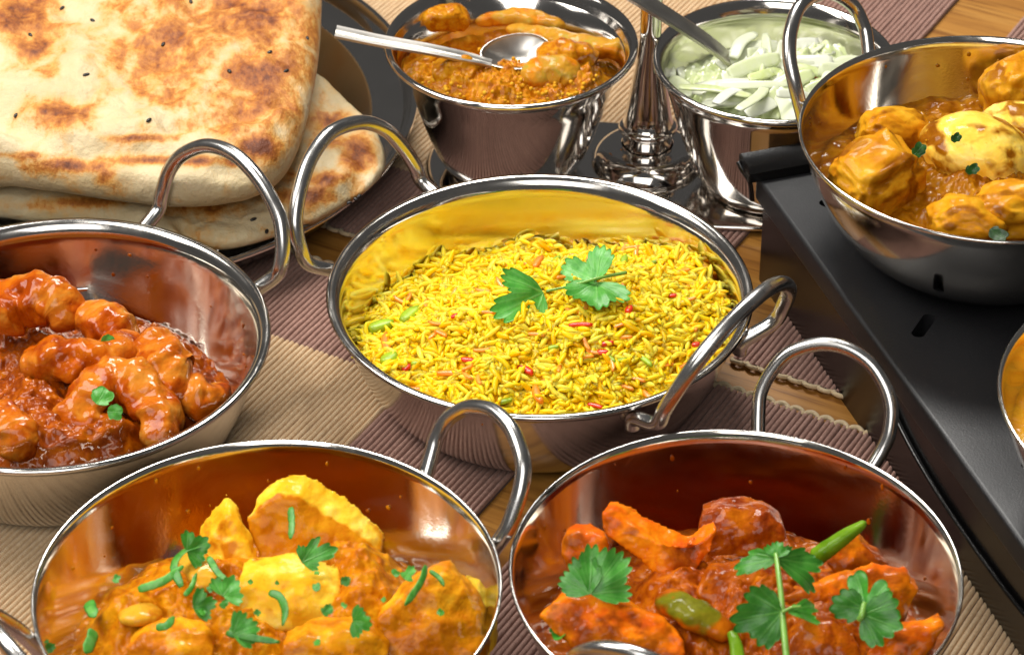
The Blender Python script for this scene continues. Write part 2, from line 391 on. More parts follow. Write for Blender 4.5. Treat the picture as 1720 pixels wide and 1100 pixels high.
def placemat(corner, da, db, A, B, label, loops):
    """corner: world point; extends A along da*E1 and B along db*E2"""
    c = np.array([corner[0], corner[1], TZ])
    t = thing('placemat', label, 'placemat', c, 'ribbed placemats laid on the table')
    e1, e2 = E1 * da, E2 * db
    q = [c + [0, 0, .0002], c + e1 * A + [0, 0, .0002], c + e1 * A + e2 * B + [0, 0, .0002], c + e2 * B + [0, 0, .0002]]
    mk('backing', q + [p + np.array([0, 0, .0008]) for p in q], [(0, 1, 2, 3), (7, 6, 5, 4), (0, 4, 5, 1), (1, 5, 6, 2), (2, 6, 7, 3), (3, 7, 4, 0)], M_GAP, t, smooth=False)
    border_a, border_b = .053, .064
    inner = [rib_mesh('rib', A, border_a, A - border_a, .00012, k) for k in range(3)]
    outer = [rib_mesh('rib', A, 9, 10, .00012, k + 5) for k in range(3)]
    n = int(B / PITCHR); ang = math.atan2(e1[1], e1[0])
    for i in range(n):
        b = (i + .5) * PITCHR
        me = inner[i % 3] if border_b < b < B - border_b else outer[i % 3]
        o = bpy.data.objects.new('rib', me); COL.objects.link(o); o.parent = t
        o.location = e2 * b + np.array([0, 0, .0006]); o.rotation_euler = (0, 0, ang)
    for side in loops:
        p0 = 0 if side == 0 else A; sg = -1 if side == 0 else 1; d = e1 * sg
        for k in range(int(B / .0063)):
            o = bpy.data.objects.new('edge_loop', LOOP); COL.objects.link(o); o.parent = t
            o.location = e1 * p0 + e2 * ((k + .5) * .0063) + np.array([0, 0, .0006]); o.rotation_euler = (0, 0, math.atan2(d[1], d[0]) + rng.normal(0, .12))
    return t
def ab(p): return p[:2] @ E1[:2], p[:2] @ E2[:2]
def from_ab(a, b): return E1 * a + E2 * b
a1 = ab(P(545, 440, 0))[0]; b1 = ab(P(857, 797, 0))[1]
a4 = ab(P(580, 385, 0))[0]; b4 = ab(P(1545, 65, 0))[1]
a2 = ab(P(1320, 680, 0))[0]; b2 = ab(P(862, 925, 0))[1]
a3 = ab(P(1320, 627, 0))[0]; b3 = ab(P(1690, 58, 0))[1]
placemat(from_ab(a1, b1), -1, -1, .34, .44, 'brown bordered beige ribbed placemat under the prawn dish and paneer dish', (0,))
placemat(from_ab(a2, b2), -1, 1, .30, .40, 'ribbed placemat under the tikka dish with brown edge along the oak gap', (0,))
placemat(from_ab(a3, b3), 1, 1, .34, .36, 'brown ribbed placemat with cream loop edge running beneath the black food warmer', (0,))
placemat(from_ab(a4, b4), 1, -1, .40, .44, 'ribbed placemat under the naan plate and relish stand', (0,))

# ------------------------------------------------------------------ dishes
def dish_fn(R, rb, H, ex):
    def f(z):
        q = max(0., min(1., z / H)); return rb + (R - rb) * (ex * math.sqrt(1 - (1 - q) ** 2) + (1 - ex) * q)
    return f
def wire_handle(dc, z, pl, tilt, rad, parent, rwall, both=True, tilt2=0, off=0., turn=0.):
    A = P(*pl[0], z); B = P(*pl[-1], z); Mid = (A + B) / 2
    t = (B - A) / np.linalg.norm(B - A); o = np.array([Mid[0] - dc[0], Mid[1] - dc[1], 0]); o -= t * (o @ t); o /= np.linalg.norm(o)
    wv = math.cos(R_(tilt)) * o + np.array([0, 0, math.sin(R_(tilt))]); N = np.cross(t, wv)
    pts = []
    for q in pl:
        d = FW * FPX + RT * (q[0] - 860) - UP * (q[1] - 550); pts.append(CAMP + d * (((Mid + o * off - CAMP) @ N) / (d @ N)))
    pts = np.array(pts)
    ax = np.array([dc[0], dc[1], 0])
    # ends run down the wall for the weld
    def wall(p, dn):
        r = p - ax; r[2] = 0; r /= np.linalg.norm(r); q = ax + r * (rwall(dn) + rad * 1.05); q[2] = z - dn; return q
    pts = np.vstack([wall(pts[0].copy(), .010), wall(pts[0].copy(), .0045), pts[1:-1], wall(pts[-1].copy(), .0045), wall(pts[-1].copy(), .010)])
    path = catmull(pts, 90)
    for s in ((1, -1) if both else (1,)):
        q = path.copy()
        if s < 0:
            ca, sa = math.cos(math.pi + R_(turn)), math.sin(math.pi + R_(turn)); rel = q[:, :2] - np.array(dc)
            q[:, 0] = dc[0] + rel[:, 0] * ca - rel[:, 1] * sa; q[:, 1] = dc[1] + rel[:, 0] * sa + rel[:, 1] * ca
            if tilt2:                                    # this loop stands a little steeper
                m2 = Mid.copy(); m2[:2] = 2 * np.array(dc) - m2[:2]; Rm = np.array(Matrix.Rotation(R_(tilt2), 3, Vector(t)))
                k2 = np.clip((q[:, 2] - z) / .006, 0, 1)[:, None]
                qa = (q - m2) @ Rm.T + m2; qb = (q - m2) @ Rm + m2
                q = q + ((qa if qa[:, 2].max() > qb[:, 2].max() else qb) - q) * k2
        V, F = sweep(q, rad, 16); mk('handle', V, F, M_WIRE, parent)
def dish(label, c, R, z0, H, rb, ex, thick, hpl=None, tilt=57, hr=.003, tilt2=0, off=0., turn=0., group='steel serving dishes of curry and rice'):
    t = thing('serving_dish', label, 'serving dish', (c[0], c[1], z0), group)
    zs = np.linspace(0, 1, 22) ** 1.3
    fo = dish_fn(R - (.0025 if thick else .0012), rb, H, ex)
    outer = [(0, .0008), (rb * .8, .0008), (rb * .93, 0.)] + [(fo(s * (H - .003)), .0012 + s * (H - .0042)) for s in zs]
    if thick:
        lip = [(R - .0008, H - .0025), (R, H - .0012), (R - .0006, H - .0002), (R - .002, H), (R - .0035, H - .0006), (R - .0052, H - .0028), (R - .0062, H - .0060)]
        Ri = R - .0062; tk = .003; zt = H - .006
    else:
        lip = [(R - .0002, H - .0016), (R, H - .0008), (R - .0005, H), (R - .0012, H - .0004), (R - .0020, H - .0022)]
        Ri = R - .002; tk = .0015; zt = H - .0022
    fi = dish_fn(Ri, rb - .002, zt - tk, ex)
    inner = [(fi(s * (zt - tk)), tk + s * (zt - tk)) for s in zs[::-1]][1:] + [(rb * .95 - .003, tk - .0002), (rb * .9 - .003, tk - .0003), (rb * .55, tk - .0003), (0, tk - .0003)]
    prof = outer + lip + inner
    V, F = lathe(prof, (c[0], c[1], z0), 144)
    n_out = (len(outer) + len(lip) - 2) * 144
    mk('bowl', V, F, [M_DISH, M_INN], t, midx=[0 if k < n_out else 1 for k in range(len(F))])
    if hpl: wire_handle(c, z0 + H - .002, hpl, tilt, hr, t, lambda dn: fo(H - .002 - dn), True, tilt2, off, turn)
    return t, (lambda z: fi(max(0, z - z0 - tk)))
RC = (.0107, -.0368); PC = (-.0824, -.2102); TC = (.0758, -.2019); SC = (-.1721, -.0686); HC = (.1829, -.0126); FC = (.2400, -.1808)
HZ = .048
d_rice, in_rice = dish('wide steel dish with thick rolled rim holding yellow rice', RC, .0821, 0, .045, .057, .55, True,
    [(548, 456), (519, 443), (503, 413), (496, 369), (506, 311), (525, 261), (557, 222), (606, 206), (647, 218), (676, 247), (697, 279), (708, 305), (720, 317)], 70, off=.006, turn=-4)
d_pan, in_pan = dish('thin rimmed steel dish holding paneer in orange sauce', PC, .0793, 0, .045, .051, .60, False,
    [(721, 790), (725, 762), (734, 732), (752, 704), (779, 687), (801, 684), (829, 691), (855, 715), (870, 745), (879, 782), (875, 820), (864, 857), (850, 892), (838, 906)], 57, .0029)
d_red, in_red = dish('thin rimmed steel dish holding red tikka pieces under coriander sprigs', TC, .0770, 0, .045, .051, .60, False,
    [(1276, 721), (1274, 693), (1278, 658), (1298, 621), (1328, 592), (1376, 578), (1420, 584), (1459, 608), (1485, 645), (1497, 684), (1494, 725), (1483, 754), (1470, 773)], 57, .0026, 16)
d_prawn, in_prawn = dish('steel dish with broad shiny rim holding prawns in red sauce', SC, .0815, 0, .045, .057, .55, True,
    [(249, 372), (265, 354), (272, 325), (284, 288), (307, 260), (348, 245), (391, 258), (426, 290), (452, 328), (470, 369), (475, 413), (471, 447), (461, 465), (441, 485)], 68, off=.005)
d_heat, in_heat = dish('rounded steel dish of chicken and egg curry on the black warmer', HC, .0739, HZ, .052, .036, .75, False,
    [(1350, 176), (1335, 142), (1326, 96), (1329, 50), (1347, 8), (1390, -12), (1431, 8), (1450, 42), (1456, 67), (1456, 88)], 58, .0028)
d_far, in_far = dish('steel dish of orange curry cut off by the right photo edge', FC, .0770, HZ, .052, .036, .75, False)

# ------------------------------------------------------------------ sauces
def sauce(name, label, cat, c, level, infn, mat, bumps, seed, lump=.0035, grain=.0009, nr=130, nt=380, tilt=(0, 0)):
    """polar height field that touches the bowl wall; bumps = (x, y, radius, height)"""
    Rr = infn(level)
    rr = np.linspace(0, 1, nr); th = np.linspace(0, 2 * np.pi, nt, endpoint=False)
    rg, tg = np.meshgrid(rr, th, indexing='ij')
    X = c[0] + Rr * rg * np.cos(tg); Y = c[1] + Rr * rg * np.sin(tg)
    V = np.stack([X.ravel(), Y.ravel(), np.zeros(X.size)], -1)
    h = lump * fbm(V, 85, 3, seed) + grain * (turb(V, 300, 3, seed) * 1.6 - .8) + grain * .5 * fbm(V, 700, 2, seed + 3)
    edge = np.clip((1 - rg.ravel()) / .12, 0, 1)
    Z = level + h * (.35 + .65 * edge) + tilt[0] * (V[:, 0] - c[0]) + tilt[1] * (V[:, 1] - c[1])
    for bx, by, br, bh in bumps:
        d2 = ((V[:, 0] - bx) ** 2 + (V[:, 1] - by) ** 2) / br ** 2; Z += bh * np.exp(-d2 * 1.3) * edge
    rad = np.array([infn(z) for z in Z]) + .0002
    k = rg.ravel() * rad / Rr
    k = np.where(rg.ravel() > .9, k * (rg.ravel() - .9) * 10 + rg.ravel() * (1 - (rg.ravel() - .9) * 10), rg.ravel())
    V[:, 0] = c[0] + Rr * k * np.cos(tg.ravel()); V[:, 1] = c[1] + Rr * k * np.sin(tg.ravel()); V[:, 2] = Z
    F = grid_faces(nr, nt, True)
    o = mk(name, V, F, mat, origin=(c[0], c[1], level)); return tag(o, label, cat)

def chunk(name, label, cat, px, py, z, semi, rot, mat, seed, e=.75, amp=.12, group=None, sub=5, taper=0., detail=.03, coat=.45):
    U, F = ico(sub)
    V = np.sign(U) * np.abs(U) ** e
    V = V / np.abs(V).max()
    V = V * (1 + amp * fbm(U, 1.6, 3, seed)[:, None] + detail * 1.6 * fbm(U, 7, 3, seed + 3)[:, None])
    if taper: V[:, 1:] *= (1 - taper * V[:, :1])
    V = V * np.array(semi)
    M = np.array(Euler([R_(a) for a in rot]).to_matrix()); ctr = P(px, py, z)
    V = V @ M.T + ctr
    co = coat + 1.3 * fbm(U, 1.9, 2, seed + 40) - .35 * U[:, 2] + .25 * (fbm(U, 5, 2, seed + 41))
    return tag(mk(name, V, F, mat, origin=ctr, attr={'coat': co}), label, cat, group)
def prism(name, label, cat, poly, zc, nrm, depth, mat, seed, group, cf=.6, ct=-.1, vox=.0008, amp=.0010, bulge=.0015, smooth_it=10):
    """a cut piece: front outline on a tilted plane, extruded back, voxel-rounded, roughened"""
    px = np.array(poly, float); cx, cy = px.mean(0); C = P(cx, cy, zc); n = np.array(nrm, float); n /= np.linalg.norm(n)
    fr = []
    for x, y in poly:
        d = FW * FPX + RT * (x - 860) - UP * (y - 550); fr.append(CAMP + d * (((C - CAMP) @ n) / (d @ n)))
    fr = np.array(fr); dv = np.array(depth, float)
    bk = (fr - C) * .93 + C + dv
    b = bmesh.new(); f = [b.verts.new(v - C) for v in fr]; k = [b.verts.new(v - C) for v in bk]; m = len(f)
    mid = b.verts.new(n * bulge * 2)
    for i in range(m):
        j = (i + 1) % m; b.faces.new((f[i], f[j], mid)); b.faces.new((f[j], f[i], k[i], k[j]))
    b.faces.new(k[::-1]); bmesh.ops.triangulate(b, faces=b.faces); bmesh.ops.recalc_face_normals(b, faces=b.faces)
    me = bpy.data.meshes.new(name); b.to_mesh(me); b.free(); o = bpy.data.objects.new(name, me); COL.objects.link(o)
    r = o.modifiers.new('r', 'REMESH'); r.mode = 'VOXEL'; r.voxel_size = vox
    sm = o.modifiers.new('s', 'SMOOTH'); sm.iterations = smooth_it; sm.factor = .5
    bpy.context.view_layer.update()
    em = bpy.data.meshes.new_from_object(o.evaluated_get(bpy.context.evaluated_depsgraph_get()))
    V = np.empty(len(em.vertices) * 3); em.vertices.foreach_get('co', V); V = V.reshape(-1, 3)
    N = np.empty(len(V) * 3); em.vertex_normals.foreach_get('vector', N); N = N.reshape(-1, 3)
    F = [tuple(p.vertices) for p in em.polygons]
    bpy.data.objects.remove(o, do_unlink=True)
    h = amp * 1.0 * fbm(V, 120, 2, seed) + amp * .22 * fbm(V, 430, 2, seed + 1) + amp * .9 * fbm(V * np.array([1, 1, 2.2]), 60, 2, seed + 2)
    V = V + N * h[:, None]
    up = np.clip(N @ (dv / np.linalg.norm(dv)) + .6 * N[:, 2] - .1, 0, 1)
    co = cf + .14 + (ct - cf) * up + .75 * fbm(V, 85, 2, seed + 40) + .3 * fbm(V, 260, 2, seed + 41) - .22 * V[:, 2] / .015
    return tag(mk(name, V + C, F, mat, origin=C, attr={'coat': co}), label, cat, group)

def chunk_path(name, label, cat, pts, rads, mat, seed, flat=.85, amp=.10, group=None, ridges=0, seg=36, n=84, power=.8, coat=.45):
    """tapered meat / prawn / stick along px points (x, y, z)"""
    p = catmull([P(*q) for q in pts], n)
    rad = catmull(np.array(rads)[:, None] * np.ones(3), n)[:, 0].clip(.0006)
    u = np.linspace(0, 1, n)
    endr = np.sqrt(np.clip(1 - np.clip((.10 - u) / .10, 0, 1) ** 2, 0, 1)) * np.sqrt(np.clip(1 - np.clip((u - .92) / .08, 0, 1) ** 2, 0, 1))
    rad = rad * endr.clip(.06)
    if ridges: rad = rad * (.955 + .05 * np.sin(((u * ridges + .3) % 1.) * math.pi) ** .7 + .06 * np.sin(u * 13 + seed * 1.7))
    V, F = sweep(p, rad, seg, rad * flat, power=power)
    N = V - np.repeat(p, seg, 0)
    k = 1 + amp * 1.6 * fbm(V, 105, 2, seed) + .05 * fbm(V, 380, 3, seed + 2)
    V = np.repeat(p, seg, 0) + N * k[:, None]
    ctr = p.mean(0)
    if ridges: coat = coat + np.repeat(.35 * np.exp(-((((u * ridges + .3) % 1.) - .5) / .12) ** 2) - .1, seg)
    co = coat + 1.2 * fbm(V, 75, 2, seed + 40) - .3 * (V[:, 2] - np.repeat(p[:, 2], seg)) / rad.max() + .3 * fbm(V, 240, 2, seed + 41)
    return tag(mk(name, V, F, mat, origin=ctr, attr={'coat': co}), label, cat, group)

def smears(name, label, c, infn, mat, n, z0, z1, a0, a1, seed):
    rr = random.Random(seed); AV = []; AF = []; off = 0; U, F = ico(2)
    for k in range(n):
        a = rr.uniform(a0, a1); z = rr.uniform(z0, z1); r = infn(z) - .0001; sz = rr.uniform(.0003, .0010)
        v = U * np.array([.00035, sz, sz * rr.uniform(.6, 1.8)]); v = v * (1 + .3 * fbm(U, 1.7, 2, k + seed)[:, None])
        ca, sa = math.cos(a), math.sin(a); v = np.stack([v[:, 0] * ca - v[:, 1] * sa, v[:, 0] * sa + v[:, 1] * ca, v[:, 2]], -1)
        AV.append(v + np.array([c[0] + r * ca, c[1] + r * sa, z])); AF += [tuple(off + i for i in f) for f in F]; off += len(U)
    tag(mk(name, np.vstack(AV), AF, mat), label, 'sauce', kind='stuff')
smears('sauce_specks', 'dried sauce specks on the back wall of the paneer dish', PC, in_pan, M_SAUCE_P, 12, .024, .041, .35, 2.9, 3)
smears('sauce_specks', 'dark sauce specks on the back wall of the prawn dish', SC, in_prawn, M_SAUCE_S, 9, .024, .036, -.2, 1.6, 4)
smears('sauce_specks', 'red sauce specks on the back wall of the tikka dish', TC, in_red, M_SAUCE_R, 11, .022, .041, .2, 2.8, 5)
smears('sauce_specks', 'brown sauce specks on the left wall of the warmer dish', HC, in_heat, M_SAUCE_H, 8, .080, .096, 1.4, 3.2, 6)
# ------------------------------------------------------------------ leaves
def leaf_verts(L, spread, lobes, teeth, seed, cup=.25, nphi=120, ns=12, depth=.42):
    """leaflet in local xy: base at origin, pointing +x. lobes=[(angle, length, halfwidth)]"""
    rr = random.Random(seed)
    phi = np.linspace(-spread, spread, nphi); r = np.zeros(nphi)
    for a, l, wd in lobes:
        q = (phi - a) / wd; r = np.maximum(r, l * np.sqrt(np.clip(1 - q * q, 0, 1)) ** .8)
    r = np.maximum(r, depth * .9)
    ph = rr.uniform(0, 1); saw = (phi / (2 * spread) * teeth + ph) % 1.0
    tooth = 1 - .13 * np.abs(2 * saw - 1) ** 1.7
    r = L * r * tooth * (1 + .03 * np.sin(phi * 7 + seed))
    endf = np.clip((spread - np.abs(phi)) / .35, 0, 1) ** .5; r = r * (.25 + .75 * endf)
    s = np.linspace(0, 1, ns) ** .85
    X = (s[:, None] * r * np.cos(phi)); Y = (s[:, None] * r * np.sin(phi))
    Z = np.zeros_like(X)
    vein = np.zeros_like(X)
    for a, l, wd in lobes:
        d = np.abs(np.sin(phi - a))[None] * s[:, None] * r[None]; on = (np.cos(phi - a) > 0)[None]
        vein = np.maximum(vein, np.exp(-(d / (.016 * L)) ** 2) * on * (.8 - .6 * s[:, None]))
        Z += -.03 * L * np.exp(-(d / (.12 * L)) ** 2) * on
    for k in range(int(teeth)):
        a = -spread + 2 * spread * ((k + .5 - ph) / teeth); d = np.abs(np.sin(phi - a))[None] * s[:, None] * r[None]
        vein = np.maximum(vein, .22 * np.exp(-(d / (.014 * L)) ** 2) * (s[:, None] > .35))
    Z += cup * (X ** 2 + Y ** 2) / L * .35 + .055 * L * np.sin(X / L * 6 + seed) * np.sin(Y / L * 7 + seed * 2) * np.clip(X / L * 2, 0, 1) - .10 * L * (Y / L) ** 2 * (.5 + .5 * math.sin(seed * 1.3))
    return np.stack([X.ravel(), Y.ravel(), Z.ravel()], -1), vein.ravel(), ns, nphi
TRI = [(-1.1, .82, .85), (0, 1., .75), (1.1, .82, .85)]
FAN = [(-.85, .85, .7), (-.05, 1., .65), (.8, .9, .7)]
def add_leaf(name, parent, root, tip, up, L, mat, seed, lobes=TRI, spread=2.0, teeth=15, cup=.25, depth=.45, th=.00018, origin=None, arch=0.):
    V, vein, ns, nphi = leaf_verts(L, spread, lobes, teeth, seed, cup, depth=depth)
    if arch: V[:, 2] -= arch * (V[:, 0] / L) ** 2 * L
    root = np.array(root); x = np.array(tip) - root; x /= np.linalg.norm(x)
    u = np.array(up, float); u -= x * (u @ x); u /= np.linalg.norm(u); y = np.cross(u, x)
    W = root + V[:, :1] * x + V[:, 1:2] * y + V[:, 2:] * u
    F = grid_faces(ns, nphi); n = len(W)
    W2 = W - u * th
    F2 = [tuple(n + i for i in f[::-1]) for f in F]
    rim = [(ns - 1) * nphi + j for j in range(nphi)]
    E = [(rim[j], n + rim[j], n + rim[j + 1], rim[j + 1]) for j in range(nphi - 1)]
    return mk(name, np.vstack([W, W2]), F + F2 + E, mat, parent, origin=origin, attr={'vein': np.concatenate([vein, vein])})
def stem(parent, pts, r0, r1, mat=None, name='stem'):
    p = catmull(pts, 30); V, F = sweep(p, np.linspace(r0, r1, 30), 8); return mk(name, V, F, mat or M_STEM, parent)
CAMDIR = -FW
def strip_leaf(label, pts, wd, mat, seed, group):
    """a cut ribbon of leaf lying on the food"""
    p = catmull([P(*q) for q in pts], 16); n = 16
    wdt = wd * .8 * np.interp(np.linspace(0, 1, n), [0, .1, .8, 1], [.6, 1, .9, .3]) * np.array([random.uniform(.93, 1.08) for _ in range(n)])
    V, F = sweep(p, wdt, 8, .00022, up=(random.gauss(0, .4), -.6, .8))
    return tag(mk('coriander_shred', V, F, mat, attr={'vein': (fbm(V, 300, 1, seed) > .15) * .4}), label, 'herb', group)

# ------------------------------------------------------------------ rice
def rice():
    t = thing('pilau_rice', 'mound of yellow pilau rice heaped in the central steel dish', 'rice', (RC[0], RC[1], .02))
    lvl = .0345
    def hgt(x, y):
        dx, dy = x - RC[0], y - RC[1]; r = math.hypot(dx, dy) / .072
        h = lvl - .001 + .0145 * max(0., 1 - ((dx - .004) ** 2 / .058 ** 2 + (dy + .008) ** 2 / .055 ** 2))
        q = (dy - .55 * dx + .004) / .05
        h -= .013 * min(1., max(0., q)) ** 1.5
        return h + .0042 * noise.noise(Vector((x * 48, y * 48, 3))) + .0022 * noise.noise(Vector((x * 120, y * 120, 8)))
    V = []; nr, ntt = 50, 140
    for i in range(nr):
        for j in range(ntt):
            a = 2 * math.pi * j / ntt; q = i / (nr - 1); r = .0745 * q
            x, y = RC[0] + r * math.cos(a), RC[1] + r * math.sin(a); z = hgt(x, y) - .0016
            rm = in_rice(z); 
            if r > rm: x, y = RC[0] + rm * math.cos(a), RC[1] + rm * math.sin(a)
            V.append((x, y, z))
    b = mk('rice_bed', V, grid_faces(nr, ntt, True), M_RICE, t, attr={'tone': [.02] * len(V)}); b['kind'] = 'stuff'  # bed takes the orange end: shade deep between grains, put into colour
    # grain prototypes
    protos = []
    for k in range(7):
        L = .0094 * (.70 + .12 * (k % 4)); rg = .00110 * (1 + .07 * (k % 3)); bend = (.0002, .0009, -.0005, .0014, .0004, 0, .0007)[k]
        n = 7; u = np.linspace(-1, 1, n)
        path = np.stack([u * L / 2, bend * (1 - u * u), 0 * u], -1)
        rr = rg * np.array([.28, .74, .97, 1, .95, .7, .25])
        protos.append(sweep(path, rr, 7, rr * .85))
    def pose(layer):
        while True:
            a = random.uniform(0, 2 * math.pi); r = .073 * math.sqrt(random.random())
            x, y = RC[0] + r * math.cos(a), RC[1] + r * math.sin(a); z = hgt(x, y)
            if r < in_rice(z) - .0022: break
        tl = random.gauss(0, .24) if layer < 2 else random.gauss(0, .38)
        M = Euler((random.uniform(0, 6), tl, random.uniform(0, 2 * math.pi))).to_matrix()
        return np.array([x, y, z + (-.0006, .0004, .0014)[layer] + abs(math.sin(tl)) * .0012]), np.array(M)
    AV = []; AF = []; AT = []; off = 0
    for layer, cnt in ((0, 2400), (1, 2000)):
        for i in range(cnt):
            c, M = pose(layer); pv, pf = protos[random.randrange(7)]; v = pv @ M.T + c
            AV.append(v); AF += [tuple(off + i_ for i_ in f) for f in pf]; off += len(v)
            AT += [min(1, max(0, random.gauss(.38 if layer == 0 else .6, .22)))] * len(v)  # lower layer toned more orange, painting the shaded gaps into the grains
    g = mk('rice_grains', np.vstack(AV), AF, M_RICE, t, attr={'tone': AT}); g['kind'] = 'stuff'
    meshes = []
    for k, (pv, pf) in enumerate(protos):
        for tone in (.2, .5, .85):
            me = bpy.data.meshes.new('rice_grain'); me.from_pydata(pv.tolist(), [], pf); me.materials.append(M_RICE)
            me.polygons.foreach_set('use_smooth', [True] * len(pf))
            at = me.attributes.new('tone', 'FLOAT', 'POINT'); at.data.foreach_set('value', np.full(len(pv), tone, np.float32)); meshes.append(me)
    base = np.array(t.location)
    for i in range(290):
        c, M = pose(2); o = bpy.data.objects.new('rice_grain', random.choice(meshes)); COL.objects.link(o); o.parent = t
        o.matrix_basis = Matrix.Translation(Vector(c - base)) @ Matrix(M.tolist()).to_4x4()
    # vegetable bits
    def bit(nm, px, py, L, wdt, ang, mat, tilt=0.):
        c = P(px, py, .041); c = np.array([c[0], c[1], hgt(c[0], c[1]) + .0020])
        u = np.linspace(-1, 1, 8); path = np.stack([u * L / 2, .08 * L * (1 - u * u), 0 * u], -1)
        V, F = sweep(path, wdt * np.array([.45, .85, 1, 1, 1, .95, .8, .4]), 10, wdt * .6, power=.8)
        V = V @ np.array(Euler((0, tilt, ang)).to_matrix()).T + c
        mk(nm, V, F, mat, t, origin=c)
    for px, py, l, wd, an in [(975, 571, .009, .0011, 0.05), (1057, 547, .004, .0015, 1.2), (1170, 562, .003, .0013, .4), (683, 596, .004, .0014, 1.), (880, 620, .008, .0016, -.7), (785, 600, .005, .0013, -.2), (1020, 590, .005, .0013, .3), (1130, 495, .003, .001, .2), (764, 545, .003, .001, .8), (870, 465, .004, .001, .1), (1000, 660, .006, .001, -.4), (1012, 600, .004, .0014, 0)]:
        bit('red_pepper_bit', px, py, l, wd, an, M_REDP)
    for px, py, l, wd, an in [(650, 545, .011, .0016, 1.7), (760, 612, .012, .0014, -.1), (860, 410, .009, .0013, 1.9), (690, 628, .008, .0014, .1), (905, 650, .010, .0016, 1.8), (905, 470, .008, .0016, 1.2), (820, 690, .006, .0012, .6), (940, 455, .006, .0012, -.5), (1020, 415, .005, .0015, .2), (1150, 590, .006, .0013, .6), (740, 560, .006, .001, -.7), (1090, 640, .006, .0012, 2.2)]:
        bit('carrot_shred', px, py, l, wd, an, M_CARROT)
    for px, py, l, wd, an in [(655, 580, .007, .003, .9), (690, 495, .011, .0028, 1.0), (640, 505, .010, .0030, .5), (805, 440, .006, .001, .2), (845, 418, .005, .002, .4), (1050, 433, .006, .0016, 1.4), (1095, 425, .005, .0013, .8), (1020, 605, .008, .0011, -.8), (700, 590, .004, .0016, .5), (930, 595, .004, .0012, .3), (1080, 600, .01, .0012, -.9), (1040, 610, .007, .001, .6), (850, 655, .005, .0013, .4), (935, 440, .005, .0013, 1.)]:
        bit('green_vegetable_bit', px, py, l, wd, an, M_GREENP)
    for k in range(46):
        a = random.uniform(0, 6.28); r = .062 * math.sqrt(random.random()); q = np.array([RC[0] + r * math.cos(a), RC[1] + r * math.sin(a), .041])
        d = q - CAMP; zz = d @ FW
        bit('orange_rice_grain', 860 + FPX * (d @ RT) / zz, 550 - FPX * (d @ UP) / zz, .0066, .0009, random.uniform(0, 6.28), M_PINK, random.gauss(0, .2))
    # coriander sprig on top
    s = thing('coriander_sprig', 'three leaf coriander sprig on top of the yellow rice', 'herb', P(980, 490, .05), 'coriander garnish')
    zt = .0525
    j = P(1002, 468, zt + .001)
    stem(s, [P(1052, 458, zt - .001), P(1025, 463, zt), j, P(960, 480, zt), P(918, 489, zt)], .0007, .0005)
    add_leaf('leaf', s, P(915, 490, zt), P(820, 535, zt - .003), CAMDIR, .0238, M_LEAF, 3, [(-.78, .8, .5), (0.0, 1., .46), (.75, .76, .5)], 1.35, 17, .15, .55)
    add_leaf('leaf', s, P(1000, 470, zt), P(968, 412, zt + .004), CAMDIR, .0168, M_LEAF, 5, [(-.6, .95, .7), (.55, 1.0, .65)], 1.5, 15, .15, .55)
    add_leaf('leaf', s, P(1003, 472, zt), P(1000, 535, zt - .001), CAMDIR, .0178, M_LEAF, 8, [(-.7, .9, .8), (0, 1., .75), (.75, .9, .8)], 1.6, 15, .2, .8)
    sd = chunk('black_seed', 'single black seed among the rice right of the coriander sprig', 'seed', 1048, 485, .048, (.0009, .0018, .0009), (0, 0, 10), M_BLACKSEED, 4, 1., .1, sub=3)
rice()

# ------------------------------------------------------------------ prawn curry
prawns = [
 ('large sauce coated prawn at the back left of the prawn dish', [(-25, 545, .040), (20, 512, .043), (70, 505, .045), (105, 525, .043), (112, 555, .039)], [.009, .0105, .0105, .009, .006]),
 ('bright orange prawn tail piece leaning at the back behind the straight prawn', [(128, 520, .042), (165, 540, .042), (205, 568, .038), (238, 585, .034)], [.004, .0085, .008, .003]),
 ('straight plump prawn lying sideways across the middle of the prawn dish', [(38, 612, .040), (85, 606, .043), (140, 604, .044), (195, 596, .043), (224, 575, .039)], [.0075, .009, .009, .0085, .006]),
 ('upright curled prawn nearest the right wall of the prawn dish', [(268, 560, .044), (272, 600, .044), (292, 632, .041), (318, 640, .038)], [.006, .010, .0105, .007]),
 ('smooth orange prawn tail slanting down to the right wall of the prawn dish', [(255, 640, .032), (305, 662, .035), (350, 668, .036), (382, 650, .036)], [.006, .0085, .008, .003]),
 ('prawn curled into a ring at the front carrying two green leaf pieces', [(255, 752, .036), (268, 700, .040), (232, 655, .043), (182, 648, .044), (143, 682, .041), (138, 735, .035)], [.006, .0085, .009, .009, .009, .007]),
 ('red prawn cut off by the left photo edge at front of its dish', [(-35, 735, .036), (0, 712, .040), (28, 735, .040), (32, 775, .035)], [.008, .009, .009, .006])]
for i, (lb, pts, rd) in enumerate(prawns):
    chunk_path('prawn', lb, 'prawn', pts, rd, M_PRAWN, i + 11, .84, .2, 'prawns in red sauce', ridges=5, coat=.58, power=.8)
chunk_path('pepper_strip', 'dark green pepper strip in the red sauce left of the ring shaped prawn', 'vegetable', [(50, 685, .034), (85, 712, .035), (118, 748, .033)], [.003, .0042, .003], M_PEPPER, 3, .5)
chunk_path('pepper_strip', 'olive pepper piece half sunk in red sauce above the cut off prawn', 'vegetable', [(25, 668, .033), (70, 655, .035), (110, 672, .033)], [.003, .0045, .003], M_PEPPER, 9, .5)
def mk_bumps(lst): return [(*P(x, y, z)[:2], r, h) for x, y, z, r, h in lst]
